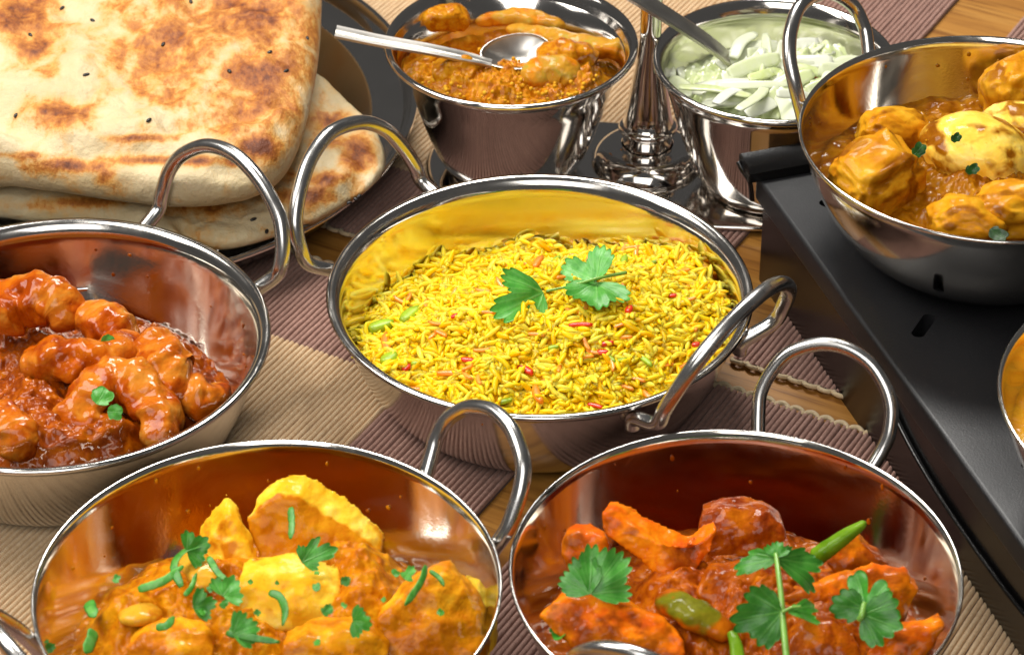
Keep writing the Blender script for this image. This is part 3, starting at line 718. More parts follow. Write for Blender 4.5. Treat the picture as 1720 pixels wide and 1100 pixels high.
sauce('red_prawn_sauce', 'thick glossy red sauce around the prawns', 'sauce', SC, .0180, in_prawn, M_SAUCE_S,
      mk_bumps([(40, 545, .03, .020, .013), (130, 620, .03, .024, .010), (290, 645, .03, .018, .010), (200, 715, .03, .024, .010), (40, 720, .03, .024, .013), (220, 770, .03, .024, .014), (60, 665, .03, .02, .011), (340, 690, .03, .016, .011), (90, 775, .03, .022, .013), (165, 560, .03, .014, .010)]), 2, .004, .0008, tilt=(-.07, -.09))
for lb, pts_, L in [('larger oval green leaf piece on the ring shaped prawn', ((163, 678, .052), (178, 655, .053)), .0085), ('smaller round green leaf piece touching the oval one on the ring prawn', ((180, 692, .0505), (203, 692, .051)), .0062), ('tiny pale leaf piece on the far end of the straight prawn', ((170, 574, .0515), (197, 572, .050)), .0055)]:
    o = add_leaf('leaf_piece', None, P(*pts_[0]), P(*pts_[1]), CAMDIR, L, M_LEAF, 4, [(0, 1., 1.0)], 1.35, 4, .2, .6, origin=P(*pts_[0])); tag(o, lb, 'herb', 'coriander garnish')

# ------------------------------------------------------------------ paneer curry
G = 'paneer pieces'
ND = np.array([0, -.82, .57])
for lb, poly, zc, nr, dv, cf, ct, sd in [
 ('tall wedge of paneer with bright yellow upper edge at the back of its dish', [(412, 872), (440, 842), (468, 826), (505, 836), (560, 868), (612, 908), (640, 940), (600, 985), (520, 985), (450, 965), (425, 920)], .0335, (.05, -.78, .62), (.0030, .0105, .0030), .95, -.75, 21),
 ('pointed paneer wedge left of the tall wedge behind the chopped coriander', [(338, 925), (362, 885), (388, 862), (405, 885), (425, 930), (445, 970), (400, 985), (345, 975)], .034, (-.2, -.75, .62), (-.0020, .0100, .0020), .35, -.7, 22),
 ('pale yellow paneer cube uncovered in the centre of the orange sauce', [(396, 985), (412, 970), (470, 968), (548, 978), (573, 992), (568, 1025), (545, 1060), (470, 1062), (415, 1055), (398, 1015)], .036, (.03, -.72, .69), (.0005, .0125, .0010), .0, -.35, 23),
 ('big orange coated paneer piece by the right wall of its dish', [(632, 1040), (668, 1005), (705, 978), (745, 966), (785, 995), (808, 1045), (822, 1110), (760, 1140), (660, 1130), (635, 1090)], .0345, (.15, -.68, .72), (.0015, .0110, -.0010), .75, .1, 24),
 ('long yellow paneer slice upright at the far right of the orange sauce', [(768, 975), (790, 985), (812, 1020), (828, 1065), (824, 1110), (800, 1110), (790, 1050), (770, 1005)], .030, (.35, -.70, .62), (.0030, .0080, -.001), -.1, -.4, 25),
 ('orange paneer lump at the front left bottom edge of the photo', [(208, 1085), (245, 1062), (300, 1056), (345, 1066), (362, 1095), (350, 1140), (220, 1140)], .036, (-.05, -.65, .75), (0, .0110, -.002), .6, .2, 26),
 ('orange paneer lump at the bottom edge below the central pale cube', [(470, 1085), (510, 1066), (580, 1060), (630, 1072), (655, 1100), (640, 1145), (480, 1145)], .036, (.05, -.65, .75), (0, .0110, -.002), .85, .35, 27)]:
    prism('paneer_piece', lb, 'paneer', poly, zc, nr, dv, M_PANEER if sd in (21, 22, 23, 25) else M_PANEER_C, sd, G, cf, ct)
chunk_path('onion_piece', 'translucent amber onion piece framed by chopped coriander in the paneer dish', 'vegetable', [(318, 928, .038), (335, 955, .041), (350, 990, .040)], [.004, .0062, .004], M_ONIONP, 5, .4, group='cooked onion pieces')
chunk_path('onion_piece', 'amber onion piece at the left of the paneer sauce', 'vegetable', [(212, 1025, .037), (235, 1030, .039), (262, 1022, .037)], [.004, .006, .004], M_ONIONP, 6, .4, group='cooked onion pieces')
sauce('paneer_sauce', 'chunky orange masala sauce filling the paneer dish', 'sauce', PC, .0185, in_pan, M_SAUCE_P,
      mk_bumps([(500, 955, .028, .020, .012), (590, 965, .028, .018, .011), (540, 900, .02, .02, .006), (400, 965, .03, .014, .009), (310, 975, .03, .022, .015), (480, 1030, .03, .020, .005), (735, 1070, .03, .020, .006), (630, 975, .03, .020, .013), (260, 1060, .03, .020, .012), (560, 1090, .03, .024, .006), (395, 1065, .03, .018, .014), (205, 1040, .03, .014, .012), (640, 1040, .03, .014, .009), (590, 1030, .03, .012, .008)]), 5, .0040, .0006, tilt=(0, -.09))
GH = 'chopped coriander on the paneer'
zz = .0475
for i, (lb, pts, wd) in enumerate([
 ('straight upright coriander shred on the tall paneer wedge', [(488, 852, .0515), (490, 880, .0495), (488, 905, .047)], .0021),
 ('long pale curved coriander shred on the right coated paneer piece', [(716, 950, .053), (708, 975, .053), (692, 1000, .0525), (680, 1016, .052)], .0019),
 ('hook shaped coriander shred on the central pale paneer cube', [(452, 994, .0505), (470, 1002, .0508), (479, 1025, .0505), (475, 1050, .049)], .0022),
 ('thin coriander shred slanting in the left of the chopped cluster', [(232, 990, .0445), (275, 975, .046), (308, 950, .048)], .0022),
 ('coriander shred arching over the amber onion piece', [(305, 985, .046), (292, 950, .0475), (310, 925, .048), (345, 915, .048)], .0023),
 ('coriander shred right of the amber onion piece', [(350, 935, .048), (365, 960, .0475), (382, 975, .047)], .0018),
 ('short coriander shred curling above the bottom left paneer lump', [(262, 1053, .047), (280, 1050, .048), (292, 1035, .047)], .0021),
 ('coriander shred lying flat below the central pale paneer cube', [(380, 1062, .048), (420, 1070, .0485), (470, 1078, .048)], .0020),
 ('small coriander shred at the far left wall of the paneer dish', [(148, 1010, .037), (153, 1022, .038), (160, 1036, .038)], .0032),
 ('coriander shred lowest at the left wall of the paneer dish', [(158, 1058, .038), (152, 1078, .038), (143, 1096, .038)], .0034),
 ('thin stalk shred right of the amber onion piece over the sauce', [(310, 1000, .046), (322, 985, .047), (330, 962, .047)], .0014),
 ('fine coriander thread behind the long pale shred at right', [(722, 958, .0505), (738, 970, .051), (746, 984, .050)], .0013)]):
    strip_leaf(lb, pts, wd * .85, M_LEAFD if i % 3 else M_LEAF, i, GH)
for i, (lb, root, tip, L, lob) in enumerate([
 ('toothed coriander leaf half at the foot of the tall paneer wedge', (508, 944, .047), (580, 885, .051), .018, [(-.25, 1., .4), (.3, .8, .3)]),
 ('dark coriander leaf at the top of the chopped cluster', (315, 925, .0485), (360, 905, .0485), .0115, TRI),
 ('coriander leaf between the amber onion piece and the pale paneer cube', (375, 1000, .048), (412, 950, .0495), .0115, TRI),
 ('curled coriander leaf left of the pale paneer cube', (325, 1020, .0495), (372, 1005, .0495), .0105, FAN),
 ('folded coriander leaf at the back right of the paneer sauce', (680, 972, .0515), (705, 935, .0525), .0085, [(0, 1., .5)]),
 ('small dark coriander leaf on the sauce left of the right coated paneer', (592, 1042, .049), (640, 1050, .0495), .0095, TRI),
 ('pale coriander leaf pieces lying below the hook shaped shred', (392, 1065, .0495), (445, 1040, .0505), .0125, FAN),
 ('round coriander fragment on the sauce right of the pale cube', (572, 975, .048), (588, 976, .048), .0048, [(0, 1., 1.0)]),
 ('pale coriander fragment between the pale cube and the small dark leaf', (542, 1030, .050), (565, 1012, .0505), .0060, [(0, 1., .8)]),
 ('leaf scrap low in the sauce at the bottom left edge of the photo', (70, 1092, .034), (95, 1082, .034), .0065, FAN)]):
    o = add_leaf('coriander_leaf', None, P(*root), P(*tip), CAMDIR, L * .76, (M_LEAF, M_LEAFD)[i % 2], i + 30, lob, 1.5 if lob is not TRI else 1.9, 11, .3, .5, origin=P(*root)); tag(o, lb, 'herb', GH)

for k in range(16):
    x, y = random.uniform(180, 740), random.uniform(955, 1075)
    o = add_leaf('coriander_flake', None, P(x, y, .0485), P(x + random.uniform(-12, 12), y + random.choice((-1, 1)) * 8, .0488), CAMDIR, random.uniform(.0022, .0042), (M_LEAF, M_LEAFD)[k % 2], k + 60, [(0, 1., random.uniform(.5, .9))], 1.3, 4, .3, .5, origin=P(x, y, .0485))
    tag(o, 'tiny chopped coriander flake scattered over the paneer sauce', 'herb', 'tiny coriander flakes')

# ------------------------------------------------------------------ tikka dish
GT = 'chicken tikka pieces'
for lb, poly, zc, nr, dv, cf, ct, sd, mt in [
 ('long orange tikka strip with upturned tip at the back left of its dish', [(1010, 858), (1028, 856), (1060, 878), (1115, 910), (1160, 922), (1190, 902), (1204, 892), (1197, 925), (1168, 962), (1125, 974), (1095, 962), (1055, 925), (1012, 900)], .037, (-.05, -.72, .70), (.0012, .0080, .0005), .30, -.35, 41, M_TIKKA),
 ('broad orange tikka strip at the front left of the tikka dish', [(905, 1035), (945, 1004), (1000, 1000), (1060, 1022), (1115, 1042), (1152, 1075), (1150, 1115), (1040, 1110), (960, 1090), (922, 1062)], .0365, (-.1, -.62, .78), (0, .0080, -.0030), .40, -.1, 42, M_TIKKA),
 ('orange tikka strip lying behind the right coriander sprig', [(1300, 1012), (1340, 992), (1410, 976), (1468, 956), (1490, 966), (1524, 966), (1532, 980), (1549, 991), (1530, 1025), (1515, 1065), (1470, 1055), (1400, 1025)], .0355, (.1, -.7, .7), (.0005, .0070, -.001), .45, .0, 43, M_TIKKA),
 ('pointed orange tikka piece by the front right wall of its dish', [(1455, 1095), (1475, 1067), (1540, 1050), (1580, 1041), (1588, 1052), (1562, 1100), (1540, 1130), (1450, 1130)], .0375, (.1, -.7, .7), (.001, .0060, -.0015), .25, -.3, 44, M_TIKKA),
 ('dark brown glistening tikka lump at the back centre of the dish', [(1168, 895), (1176, 864), (1212, 850), (1262, 850), (1292, 858), (1320, 882), (1324, 908), (1290, 935), (1240, 940), (1190, 935)], .0335, (0, -.7, .7), (0, .0090, -.0015), .55, .3, 45, M_DARKMEAT),
 ('small orange tikka lump behind the two lobed coriander leaf', [(942, 930), (955, 898), (995, 892), (1020, 905), (1025, 950), (990, 965), (950, 960)], .031, (-.1, -.7, .7), (0, .0075, -.001), .4, .0, 46, M_TIKKA),
 ('rounded orange tikka lump right of the green bean tip', [(1385, 945), (1400, 915), (1440, 905), (1478, 930), (1500, 960), (1470, 975), (1410, 970)], .0315, (.2, -.7, .7), (0, .0070, -.0015), .6, .25, 47, M_TIKKA),
 ('sauce covered tikka lump in front of the middle coriander stem', [(1320, 1085), (1345, 1050), (1400, 1045), (1440, 1070), (1450, 1120), (1330, 1125)], .035, (0, -.6, .8), (0, .0090, -.003), .9, .6, 48, M_DARKMEAT),
 ('sauce covered tikka lump beneath the tall coriander stem', [(1170, 1000), (1190, 960), (1250, 948), (1310, 965), (1320, 1010), (1270, 1030), (1190, 1030)], .034, (0, -.6, .8), (0, .0090, -.003), .9, .6, 49, M_DARKMEAT)]:
    prism('tikka_piece', lb, 'chicken', poly, zc, nr, dv, mt, sd, GT, cf, ct, amp=.0011)
chunk_path('green_chilli', 'olive green chilli smeared with sauce in the middle of the tikka dish', 'vegetable', [(1112, 1000, .0365), (1145, 1018, .0385), (1185, 1040, .0375), (1230, 1068, .034)], [.0045, .0062, .0058, .003], M_CHILI, 51, .6, .16, coat=.62)
chunk_path('green_bean', 'bright green bean tip poking up to the right at the back of the tikka', 'vegetable', [(1365, 940, .036), (1395, 918, .041), (1425, 897, .045), (1455, 876, .048)], [.0034, .0030, .0024, .0013], M_BEAN, 52, .9, .04)
chunk_path('green_bean', 'short green stalk standing at the front edge below the tall sprig', 'vegetable', [(1228, 1060, .040), (1236, 1082, .039), (1240, 1110, .037)], [.0016, .0022, .0024], M_BEAN, 53, .8, .05)
sauce('tikka_sauce', 'red brown masala sauce pooled around the tikka pieces', 'sauce', TC, .0165, in_red, M_SAUCE_R,
      mk_bumps([(1110, 975, .028, .018, .011), (1230, 965, .028, .022, .012), (1040, 1075, .028, .020, .009), (1200, 1060, .03, .024, .014), (1390, 1050, .03, .024, .013), (1440, 965, .028, .016, .010), (1320, 1000, .03, .020, .012), (1480, 1090, .028, .018, .010), (1340, 930, .025, .012, .010), (1000, 965, .025, .012, .008)]), 8, .0040, .0006, tilt=(0, -.07))
GC = 'coriander garnish'
s1 = thing('coriander_leaf', 'broad two lobed coriander leaf lying left in the tikka dish', 'herb', P(990, 985, .047), GC)
add_leaf('leaf', s1, P(992, 996, .047), P(955, 940, .052), CAMDIR, .0142, M_LEAF, 14, [(-.3, 1., .75), (.45, .9, .6)], 1.3, 13, .2, .75)
add_leaf('leaf', s1, P(992, 996, .0472), P(1040, 945, .0525), CAMDIR, .0185, M_LEAF, 15, [(-.7, .8, .6), (.1, 1.0, .75), (.7, .9, .5)], 1.35, 15, .2, .72)
s2 = thing('coriander_sprig', 'tall coriander sprig with straight stem in the middle of the tikka dish', 'herb', P(1316, 1040, .05), GC)
stem(s2, [P(1322, 1112, .048), P(1317, 1060, .052), P(1312, 1000, .056), P(1306, 950, .058), P(1303, 930, .0585)], .0012, .0008)
jt = P(1305, 935, .0585)
add_leaf('leaf', s2, jt, P(1215, 945, .053), CAMDIR + np.array([-.3, .2, .6]), .0168, M_LEAFD, 16, [(-.3, .7, .35), (0.1, 1., .40)], .95, 9, .0, .4, arch=.25)
add_leaf('leaf', s2, jt, P(1305, 915, .060), CAMDIR, .0065, M_LEAFD, 17, FAN, 1.4, 9, .1, .6)
add_leaf('leaf', s2, jt, P(1400, 948, .053), CAMDIR + np.array([.2, .2, .4]), .0185, M_LEAFD, 18, [(-.55, .95, .4), (0, 1., .35), (.3, .7, .3)], 1.1, 11, .0, .45, arch=.2)
j2 = P(1314, 1028, .0555)
add_leaf('leaf', s2, j2, P(1240, 1040, .053), CAMDIR, .0176, M_LEAFD, 19, [(-.7, .78, .75), (0, 1., .6), (.7, .8, .75)], 1.5, 11, .1, .7)
stem(s2, [j2, P(1330, 1020, .056), P(1345, 1018, .056)], .0006, .0005)
add_leaf('leaf', s2, P(1325, 1026, .056), P(1390, 1018, .0535), CAMDIR + np.array([.1, .5, .5]), .0142, M_LEAFD, 20, [(-.3, .9, .35), (.25, 1., .35)], .9, 9, .0, .45, arch=.35)
s3 = thing('coriander_sprig', 'three leaf coriander sprig at the right of the tikka dish', 'herb', P(1448, 1025, .05), GC)
j3 = P(1448, 1032, .051)
stem(s3, [P(1444, 1040, .049), j3, P(1452, 1012, .053)], .0012, .001)
add_leaf('leaf', s3, P(1450, 1022, .052), P(1385, 1008, .053), CAMDIR, .0116, M_LEAFD, 23, [(-.35, .85, .8), (.1, 1., .7)], 1.3, 7, .15, .7)
add_leaf('leaf', s3, P(1450, 1022, .052), P(1443, 935, .058), CAMDIR + np.array([-.5, 0, 0]), .0159, M_LEAFD, 24, [(.1, 1., .45), (-.95, .8, .5)], 1.5, 5, .1, .45)
add_leaf('leaf', s3, j3, P(1510, 1055, .050), CAMDIR, .0142, M_LEAFD, 25, [(-.7, .85, .7), (0, 1., .65), (.7, .95, .7)], 1.5, 9, .1, .75)
o = add_leaf('coriander_leaf', None, P(930, 1045, .032), P(950, 1095, .036), CAMDIR, .012, M_LEAFD, 26, [(0, 1., .4)], .8, 4, .1, .5, origin=P(930, 1045, .032)); tag(o, 'narrow dark coriander leaf by the left wall below the broad tikka strip', 'herb', GC)

# ------------------------------------------------------------------ curry on the warmer
GK = 'chicken and egg pieces in yellow brown curry'
for lb, x, y, z, sm, ro, mt, sd, e, am in [
 ('large rounded chicken chunk at the front left of the warmer dish', 1472, 305, .086, (.0165, .014, .0150), (10, -18, 30), M_CHICK, 61, .6, .2),
 ('smaller chicken chunk behind the large rounded one in the warmer dish', 1500, 225, .086, (.0145, .010, .010), (0, 6, 5), M_CHICK, 62, .8, .12),
 ('smooth yellow egg showing through sauce in the warmer dish', 1648, 262, .088, (.0235, .0185, .0150), (0, 8, -15), M_EGG, 63, 1., .09),
 ('pale egg slice on top at the right of the warmer dish', 1712, 215, .093, (.016, .012, .010), (0, 0, -20), M_EGG, 64, 1., .08),
 ('chicken chunk at the back right wall of the warmer dish', 1710, 150, .088, (.015, .012, .013), (0, 0, 20), M_CHICK, 65, .8, .15),
 ('chicken lump at the front of the warmer dish near its rim', 1625, 378, .086, (.015, .011, .010), (0, 0, -12), M_CHICK, 66, .8, .14),
 ('orange chicken lump by the right photo edge in the warmer dish', 1700, 355, .088, (.017, .012, .010), (0, 0, 10), M_CHICK, 67, .85, .15)]:
    chunk('curry_piece', lb, 'curry piece', x, y, z, sm, ro, mt, sd, e, am, GK, detail=.014)
sauce('yellow_curry_sauce', 'glossy brown yellow curry sauce in the dish on the warmer', 'sauce', HC, .077, in_heat, M_SAUCE_H,
      mk_bumps([(1480, 290, .08, .020, .004), (1640, 260, .08, .028, .009), (1640, 350, .08, .028, .007), (1560, 330, .08, .02, .003), (1700, 300, .08, .03, .009), (1440, 270, .08, .016, .003)]), 12, .003, .0007)
for lb, r0, tp, L in [('dark green leaf piece left of the egg in the warmer dish', (1535, 262, .099), (1556, 238, .101), .0072), ('dark leaf fragment on the top of the egg', (1598, 236, .104), (1616, 226, .1045), .0050), ('dark leaf fragment below the yellow patch of the egg', (1622, 288, .103), (1648, 280, .1035), .0058), ('dark leaf piece at the front rim of the warmer dish', (1662, 385, .0985), (1688, 402, .097), .0080)]:
    o = add_leaf('leaf_piece', None, P(*r0), P(*tp), CAMDIR, L, M_LEAFK, 6, [(0, 1., .7)], 1.2, 5, .3, .5, origin=P(*r0)); tag(o, lb, 'herb', 'dark leaf pieces in the warmer curry')
sauce('orange_curry_sauce', 'orange curry in the dish cut off at the right edge', 'sauce', FC, .083, in_far, M_PANEER_C, [], 15, .004, .001, 50, 150)

# ------------------------------------------------------------------ food warmer
def warmer():
    C0 = np.array([.0985, .0385, 0]); dl = np.array([math.cos(R_(-72)), math.sin(R_(-72)), 0]); pr = np.array([-dl[1], dl[0], 0])
    L, W = .335, .150
    t = thing('food_warmer', 'low black metal food warmer carrying two steel dishes', 'food warmer', C0 + dl * L / 2 + pr * W / 2 + np.array([0, 0, TZ]))
    def pt(s, u, z): return C0 + dl * s + pr * u + np.array([0, 0, z])
    def box(name, s0, s1, u0, u1, z0, z1, mat, bev=.0012):
        b = bmesh.new(); vs = [b.verts.new(pt(s, u, z)) for z in (z0, z1) for s, u in ((s0, u0), (s1, u0), (s1, u1), (s0, u1))]
        for f in ((3, 2, 1, 0), (4, 5, 6, 7), (0, 1, 5, 4), (1, 2, 6, 5), (2, 3, 7, 6), (3, 0, 4, 7)): b.faces.new([vs[i] for i in f])
        bmesh.ops.recalc_face_normals(b, faces=b.faces)
        if bev: bmesh.ops.bevel(b, geom=b.edges[:], offset=bev, segments=3, affect='EDGES', profile=.6)
        V = [v.co[:] for v in b.verts]; b.verts.index_update(); F = [[v.index for v in f.verts] for f in b.faces]; b.free()
        return mk(name, V, F, mat, t, sharp=40)
    top = box('top_plate', 0, L, 0, W, .037, HZ, M_BLACK, .0018)
    # real slots cut through the top around each dish
    cut = []
    for dc in (HC, FC):
        for k in range(8):
            a = R_(-118 + 45 * k); 
            ctr = np.array([dc[0] + .0600 * math.cos(a), dc[1] + .0600 * math.sin(a), 0]); rel = ctr - C0; s, u = rel @ dl, rel @ pr
            if not (.012 < s < L - .012 and .012 < u < W - .012): continue
            b = bmesh.new(); d = np.array([math.cos(a), math.sin(a), 0]); n = np.array([-d[1], d[0], 0])
            ring = []
            for j in range(20):
                q = 2 * math.pi * j / 20; ring.append(d * (.0055 * (1 if math.cos(q) > 0 else -1) + .0026 * math.cos(q)) + n * .0026 * math.sin(q))
            lo = [b.verts.new(ctr + r + np.array([0, 0, .030])) for r in ring]; hi = [b.verts.new(ctr + r + np.array([0, 0, .060])) for r in ring]
            b.faces.new(lo[::-1]); b.faces.new(hi)
            for j in range(20): b.faces.new((lo[j], lo[(j + 1) % 20], hi[(j + 1) % 20], hi[j]))
            me = bpy.data.meshes.new('slot_cutter'); b.to_mesh(me); b.free(); co = bpy.data.objects.new('slot_cutter', me); COL.objects.link(co); cut.append(co)
    for co in cut:
        md = top.modifiers.new('slot', 'BOOLEAN'); md.operation = 'DIFFERENCE'; md.object = co; md.solver = 'EXACT'
    bpy.context.view_layer.update()
    ev = top.evaluated_get(bpy.context.evaluated_depsgraph_get()); nm = bpy.data.meshes.new_from_object(ev)
    top.modifiers.clear(); top.data = nm; nm.set_sharp_from_angle(angle=R_(40))
    for co in cut: bpy.data.objects.remove(co, do_unlink=True)
    box('side_panel', .0015, L - .0015, .0035, .0045, TZ, .0372, M_BLACKG, 0)
    box('side_panel', .0015, L - .0015, W - .0045, W - .0035, TZ, .0372, M_BLACKG, 0)
    box('end_panel', .0015, .0025, .0046, W - .0046, TZ, .0372, M_BLACKG, 0)
    box('end_panel', L - .0025, L - .0015, .0046, W - .0046, TZ, .0372, M_BLACKG, 0)
    # embossed vent outline on the long side
    arc = [pt(s, .0024, z) for s, z in ((.115, .0362), (.125, .030), (.145, .0225), (.175, .018), (.21, .017), (.245, .0185), (.275, .024), (.295, .031), (.305, .0362))]
    V, F = sweep(catmull(arc, 60), .0013, 8); mk('vent_outline', V, F, M_BLACKG, t)
    # hooked back lip that overhangs the corner
    prof = [(-.0075, .0480), (-.0075, .0545), (-.0055, .0560), (.0015, .0545), (.0045, .0520), (.0050, .0481)]
    V = [pt(s, u, z) for u in (-.0045, -.0040, W * .5, W) for s, z in prof]; F = grid_faces(4, len(prof), True) + [tuple(range(6))[::-1], tuple(18 + j for j in range(6))]
    mk('back_lip', V, F, M_BLACKG, t, sharp=30)
    V, F = sweep(catmull([pt(-.006, -.0055, .052), pt(-.0035, -.0045, .049), pt(-.001, -.0022, .045), pt(-.0005, -.0014, .041), pt(0, -.0010, .036)], 20), .0008, 6, .0012)
    mk('corner_hook', V, F, M_BLACKG, t)
    return t
warmer()

# ------------------------------------------------------------------ relish stand and bowls
BP = (-.0003, .1174); BO = (.1100, .1031); ST = (.0588, .1220)
def stand():
    t = thing('relish_stand', 'polished steel relish stand with central stem between the two bowls', 'stand', (ST[0], ST[1], TZ + .0032))
    # stadium shaped base plate under both bowls
    n = 96; V = []
    prof = [(0, .0), (1, .0), (1.010, .0008), (1.0, .0018), (.985, .0019), (.97, .0020), (0, .0020)]
    ax = np.array([BO[0] - BP[0], BO[1] - BP[1]]); hl = np.linalg.norm(ax) / 2; ax /= 2 * hl; nx = np.array([-ax[1], ax[0]])
    mid = (np.array(BP) + np.array(BO)) / 2 + nx * .003
    for s, z in prof:
        for j in range(n):
            a = 2 * math.pi * j / n; rr = .037 * s; e = math.cos(a)
            p = mid + ax * (rr * e + hl * s * math.tanh(e * 3.5)) + nx * rr * math.sin(a) * 1.05
            V.append((p[0], p[1], z))
    mk('base_plate', V, grid_faces(len(prof), n, True), M_POL, t)
    fl = [(.0232, .0021), (.0240, .0023), (.0243, .0029), (.0240, .0036), (.0232, .0050), (.0220, .0066), (.0203, .0080), (.0183, .0090), (.0160, .0096), (.0135, .0099), (.0118, .0102), (.0112, .0108)]
    V, F = lathe(fl, (ST[0], ST[1], 0), 72); mk('flange', V, F, M_POL, t)
    stp = [(.0106, .0106), (.0108, .0165), (.0112, .0172), (.0122, .0178), (.0128, .0188), (.0128, .0198), (.0122, .0208), (.0113, .0213), (.0106, .0218), (.0097, .028), (.0082, .038), (.0064, .049), (.0050, .058), (.0045, .066), (.0046, .08), (.0050, .095), (.0052, .12), (.0052, .140), (.007, .142), (.0075, .147), (.005, .153), (0, .155)]
    V, F = lathe(stp, (ST[0], ST[1], 0), 60); mk('stem', V, F, M_POL, t, sharp=50)
stand()
def bowl(label, c, R):
    z0 = .0024; H = .0625
    t = thing('relish_bowl', label, 'bowl', (c[0], c[1], z0), 'steel relish bowls on the stand')
    out = [(0, .0006), (.022, .0006), (.0240, 0), (.0268, .0012), (.0292, .0038), (.0328, .010), (.0371, .022), (.0405, .033), (.0435, .044), (.0462, .0535), (R - .0030, H - .004)]
    lip = [(R - .0012, H - .0034), (R - .0002, H - .0022), (R, H - .0012), (R - .0006, H - .0002), (R - .0018, H), (R - .003, H - .0008), (R - .0045, H - .0035), (R - .006, H - .0085)]
    inn = [(.0452, .0500), (.0437, .0455), (.0416, .038), (.0390, .030), (.0353, .020), (.0306, .0100), (.0262, .0045), (.02, .0028), (0, .0026)]
    V, F = lathe(out + lip + inn, (c[0], c[1], z0), 128); k = (len(out) + len(lip) - 3) * 128
    mk('bowl_shell', V, F, [M_POL, M_POL], t)
    zi = np.array([z for r, z in inn][::-1]); ri = np.array([r for r, z in inn][::-1])
    return lambda z: float(np.interp(z - z0, zi, ri))
in_bp = bowl('left relish bowl of orange pickle with a spoon resting in it', BP, .0538)
in_bo = bowl('right relish bowl of shredded raw onion beside the warmer', BO, .0512)
ZOFF[0] = -.013
# pickle
pk = sauce('pickle', 'grainy orange pickle heaped against the front of the left relish bowl', 'pickle', BP, .0455, in_bp, M_PICKLE,
      mk_bumps([(770, 130, .066, .020, .009), (900, 130, .066, .022, .009), (960, 120, .066, .018, .008), (740, 30, .066, .016, .009), (985, 140, .066, .012, .006), (820, 150, .066, .018, .008), (800, 75, .06, .018, -.012)]), 21, .004, .0012, 110, 300)
GPK = 'pickle pieces'
for lb, pts, rd, mt in [
 ('long orange pickle stick reaching to the right wall of the left relish bowl', [(850, 48, .062), (920, 62, .064), (985, 78, .066), (1050, 86, .066)], [.003, .0045, .0052, .005], M_STICK),
 ('orange pickle strip behind the spoon at the back of its bowl', [(790, 35, .062), (860, 30, .064), (920, 38, .063), (965, 50, .06)], [.003, .0045, .0045, .003], M_STICK),
 ('greenish lime piece heaped in the middle front of the pickle', [(880, 140, .067), (915, 118, .070), (950, 122, .070), (965, 140, .067)], [.005, .0062, .0062, .004], M_STICK),
 ('yellow topped pickle lump right of the spoon bowl', [(905, 108, .069), (935, 95, .072), (975, 92, .071), (1000, 108, .067)], [.006, .0075, .007, .005], M_PICKLE),
 ('bumpy pickle lump at the left back wall of its bowl', [(700, 48, .066), (730, 32, .069), (765, 30, .068), (785, 42, .064)], [.004, .0062, .0062, .004], M_PICKLE),
 ('bumpy pickle lump at the left front below the spoon handle', [(730, 125, .066), (770, 115, .070), (805, 128, .069)], [.006, .0078, .006], M_PICKLE)]:
    chunk_path('pickle_piece', lb, 'pickle', pts, rd, mt, len(lb), .8, .22, GPK)
SV = []; SF = []; so = 0; u, f = ico(1)
for k in range(330):
    cx, cy = random.gauss(860, 85), random.gauss(138, 22)
    if not 700 < cx < 1015: continue
    q = P(cx, cy, .066); 
    if math.hypot(q[0] - BP[0], q[1] - BP[1]) > .043: continue
    SV.append(u * random.uniform(.0007, .0011) + q + [0, 0, random.uniform(-.003, .004)]); SF += [tuple(so + i for i in g) for g in f]; so += len(u)
tag(mk('mustard_seeds', np.vstack(SV), SF, M_SEED), 'yellow mustard seeds scattered through the orange pickle', 'seeds', kind='stuff')
# onion shreds
base_o = sauce('onion_bed', 'pale bed of chopped cucumber and onion under the shreds in the right relish bowl', 'salad', BO, .046, in_bo, M_ONION,
      mk_bumps([(1330, 150, .06, .028, .010), (1400, 120, .06, .025, .010), (1250, 170, .06, .02, .008)]), 31, .004, .002, 50, 140)
def onion_strip(pts, wd, th, label='shred of raw onion in the right relish bowl', grp='raw onion shreds'):
    p = catmull(pts, 14); u = np.linspace(0, 1, 14); wv = wd * np.interp(u, [0, .12, .5, .88, 1], [.7, .95, 1, .9, .5])
    V, F = sweep(p, wv, 10, th, up=(random.gauss(0, .35), -.5 + random.gauss(0, .3), .8), power=.6)
    return tag(mk('onion_strip', V, F, M_ONION), label, 'onion', grp)
for lb, pts, wd in [
 ('broad pale onion strip standing up at the centre beside the spoon', [(1225, 150, .064), (1255, 115, .070), (1278, 82, .074)], .0042),
 ('long onion strip sweeping right behind the steel handle loop', [(1215, 140, .066), (1270, 122, .069), (1330, 104, .071), (1400, 88, .070)], .0036),
 ('wide pale onion slice at the front left rim of the relish bowl', [(1165, 150, .066), (1215, 145, .070), (1275, 137, .069)], .0042),
 ('onion strip along the front rim of the right relish bowl', [(1180, 168, .068), (1230, 165, .070), (1290, 150, .070)], .0042),
 ('pale green cucumber slice at the left front of the onion bowl', [(1125, 135, .062), (1145, 148, .064), (1165, 160, .064)], .0040),
 ('white onion curve leaning on the left wall of the relish bowl', [(1128, 60, .068), (1120, 95, .064), (1130, 130, .062)], .0026),
 ('second white onion curve on the left wall nearer the spoon', [(1146, 58, .064), (1140, 95, .060), (1146, 132, .060)], .0024)]:
    onion_strip([P(*q) for q in pts], wd, .0008, lb, 'raw onion shreds')
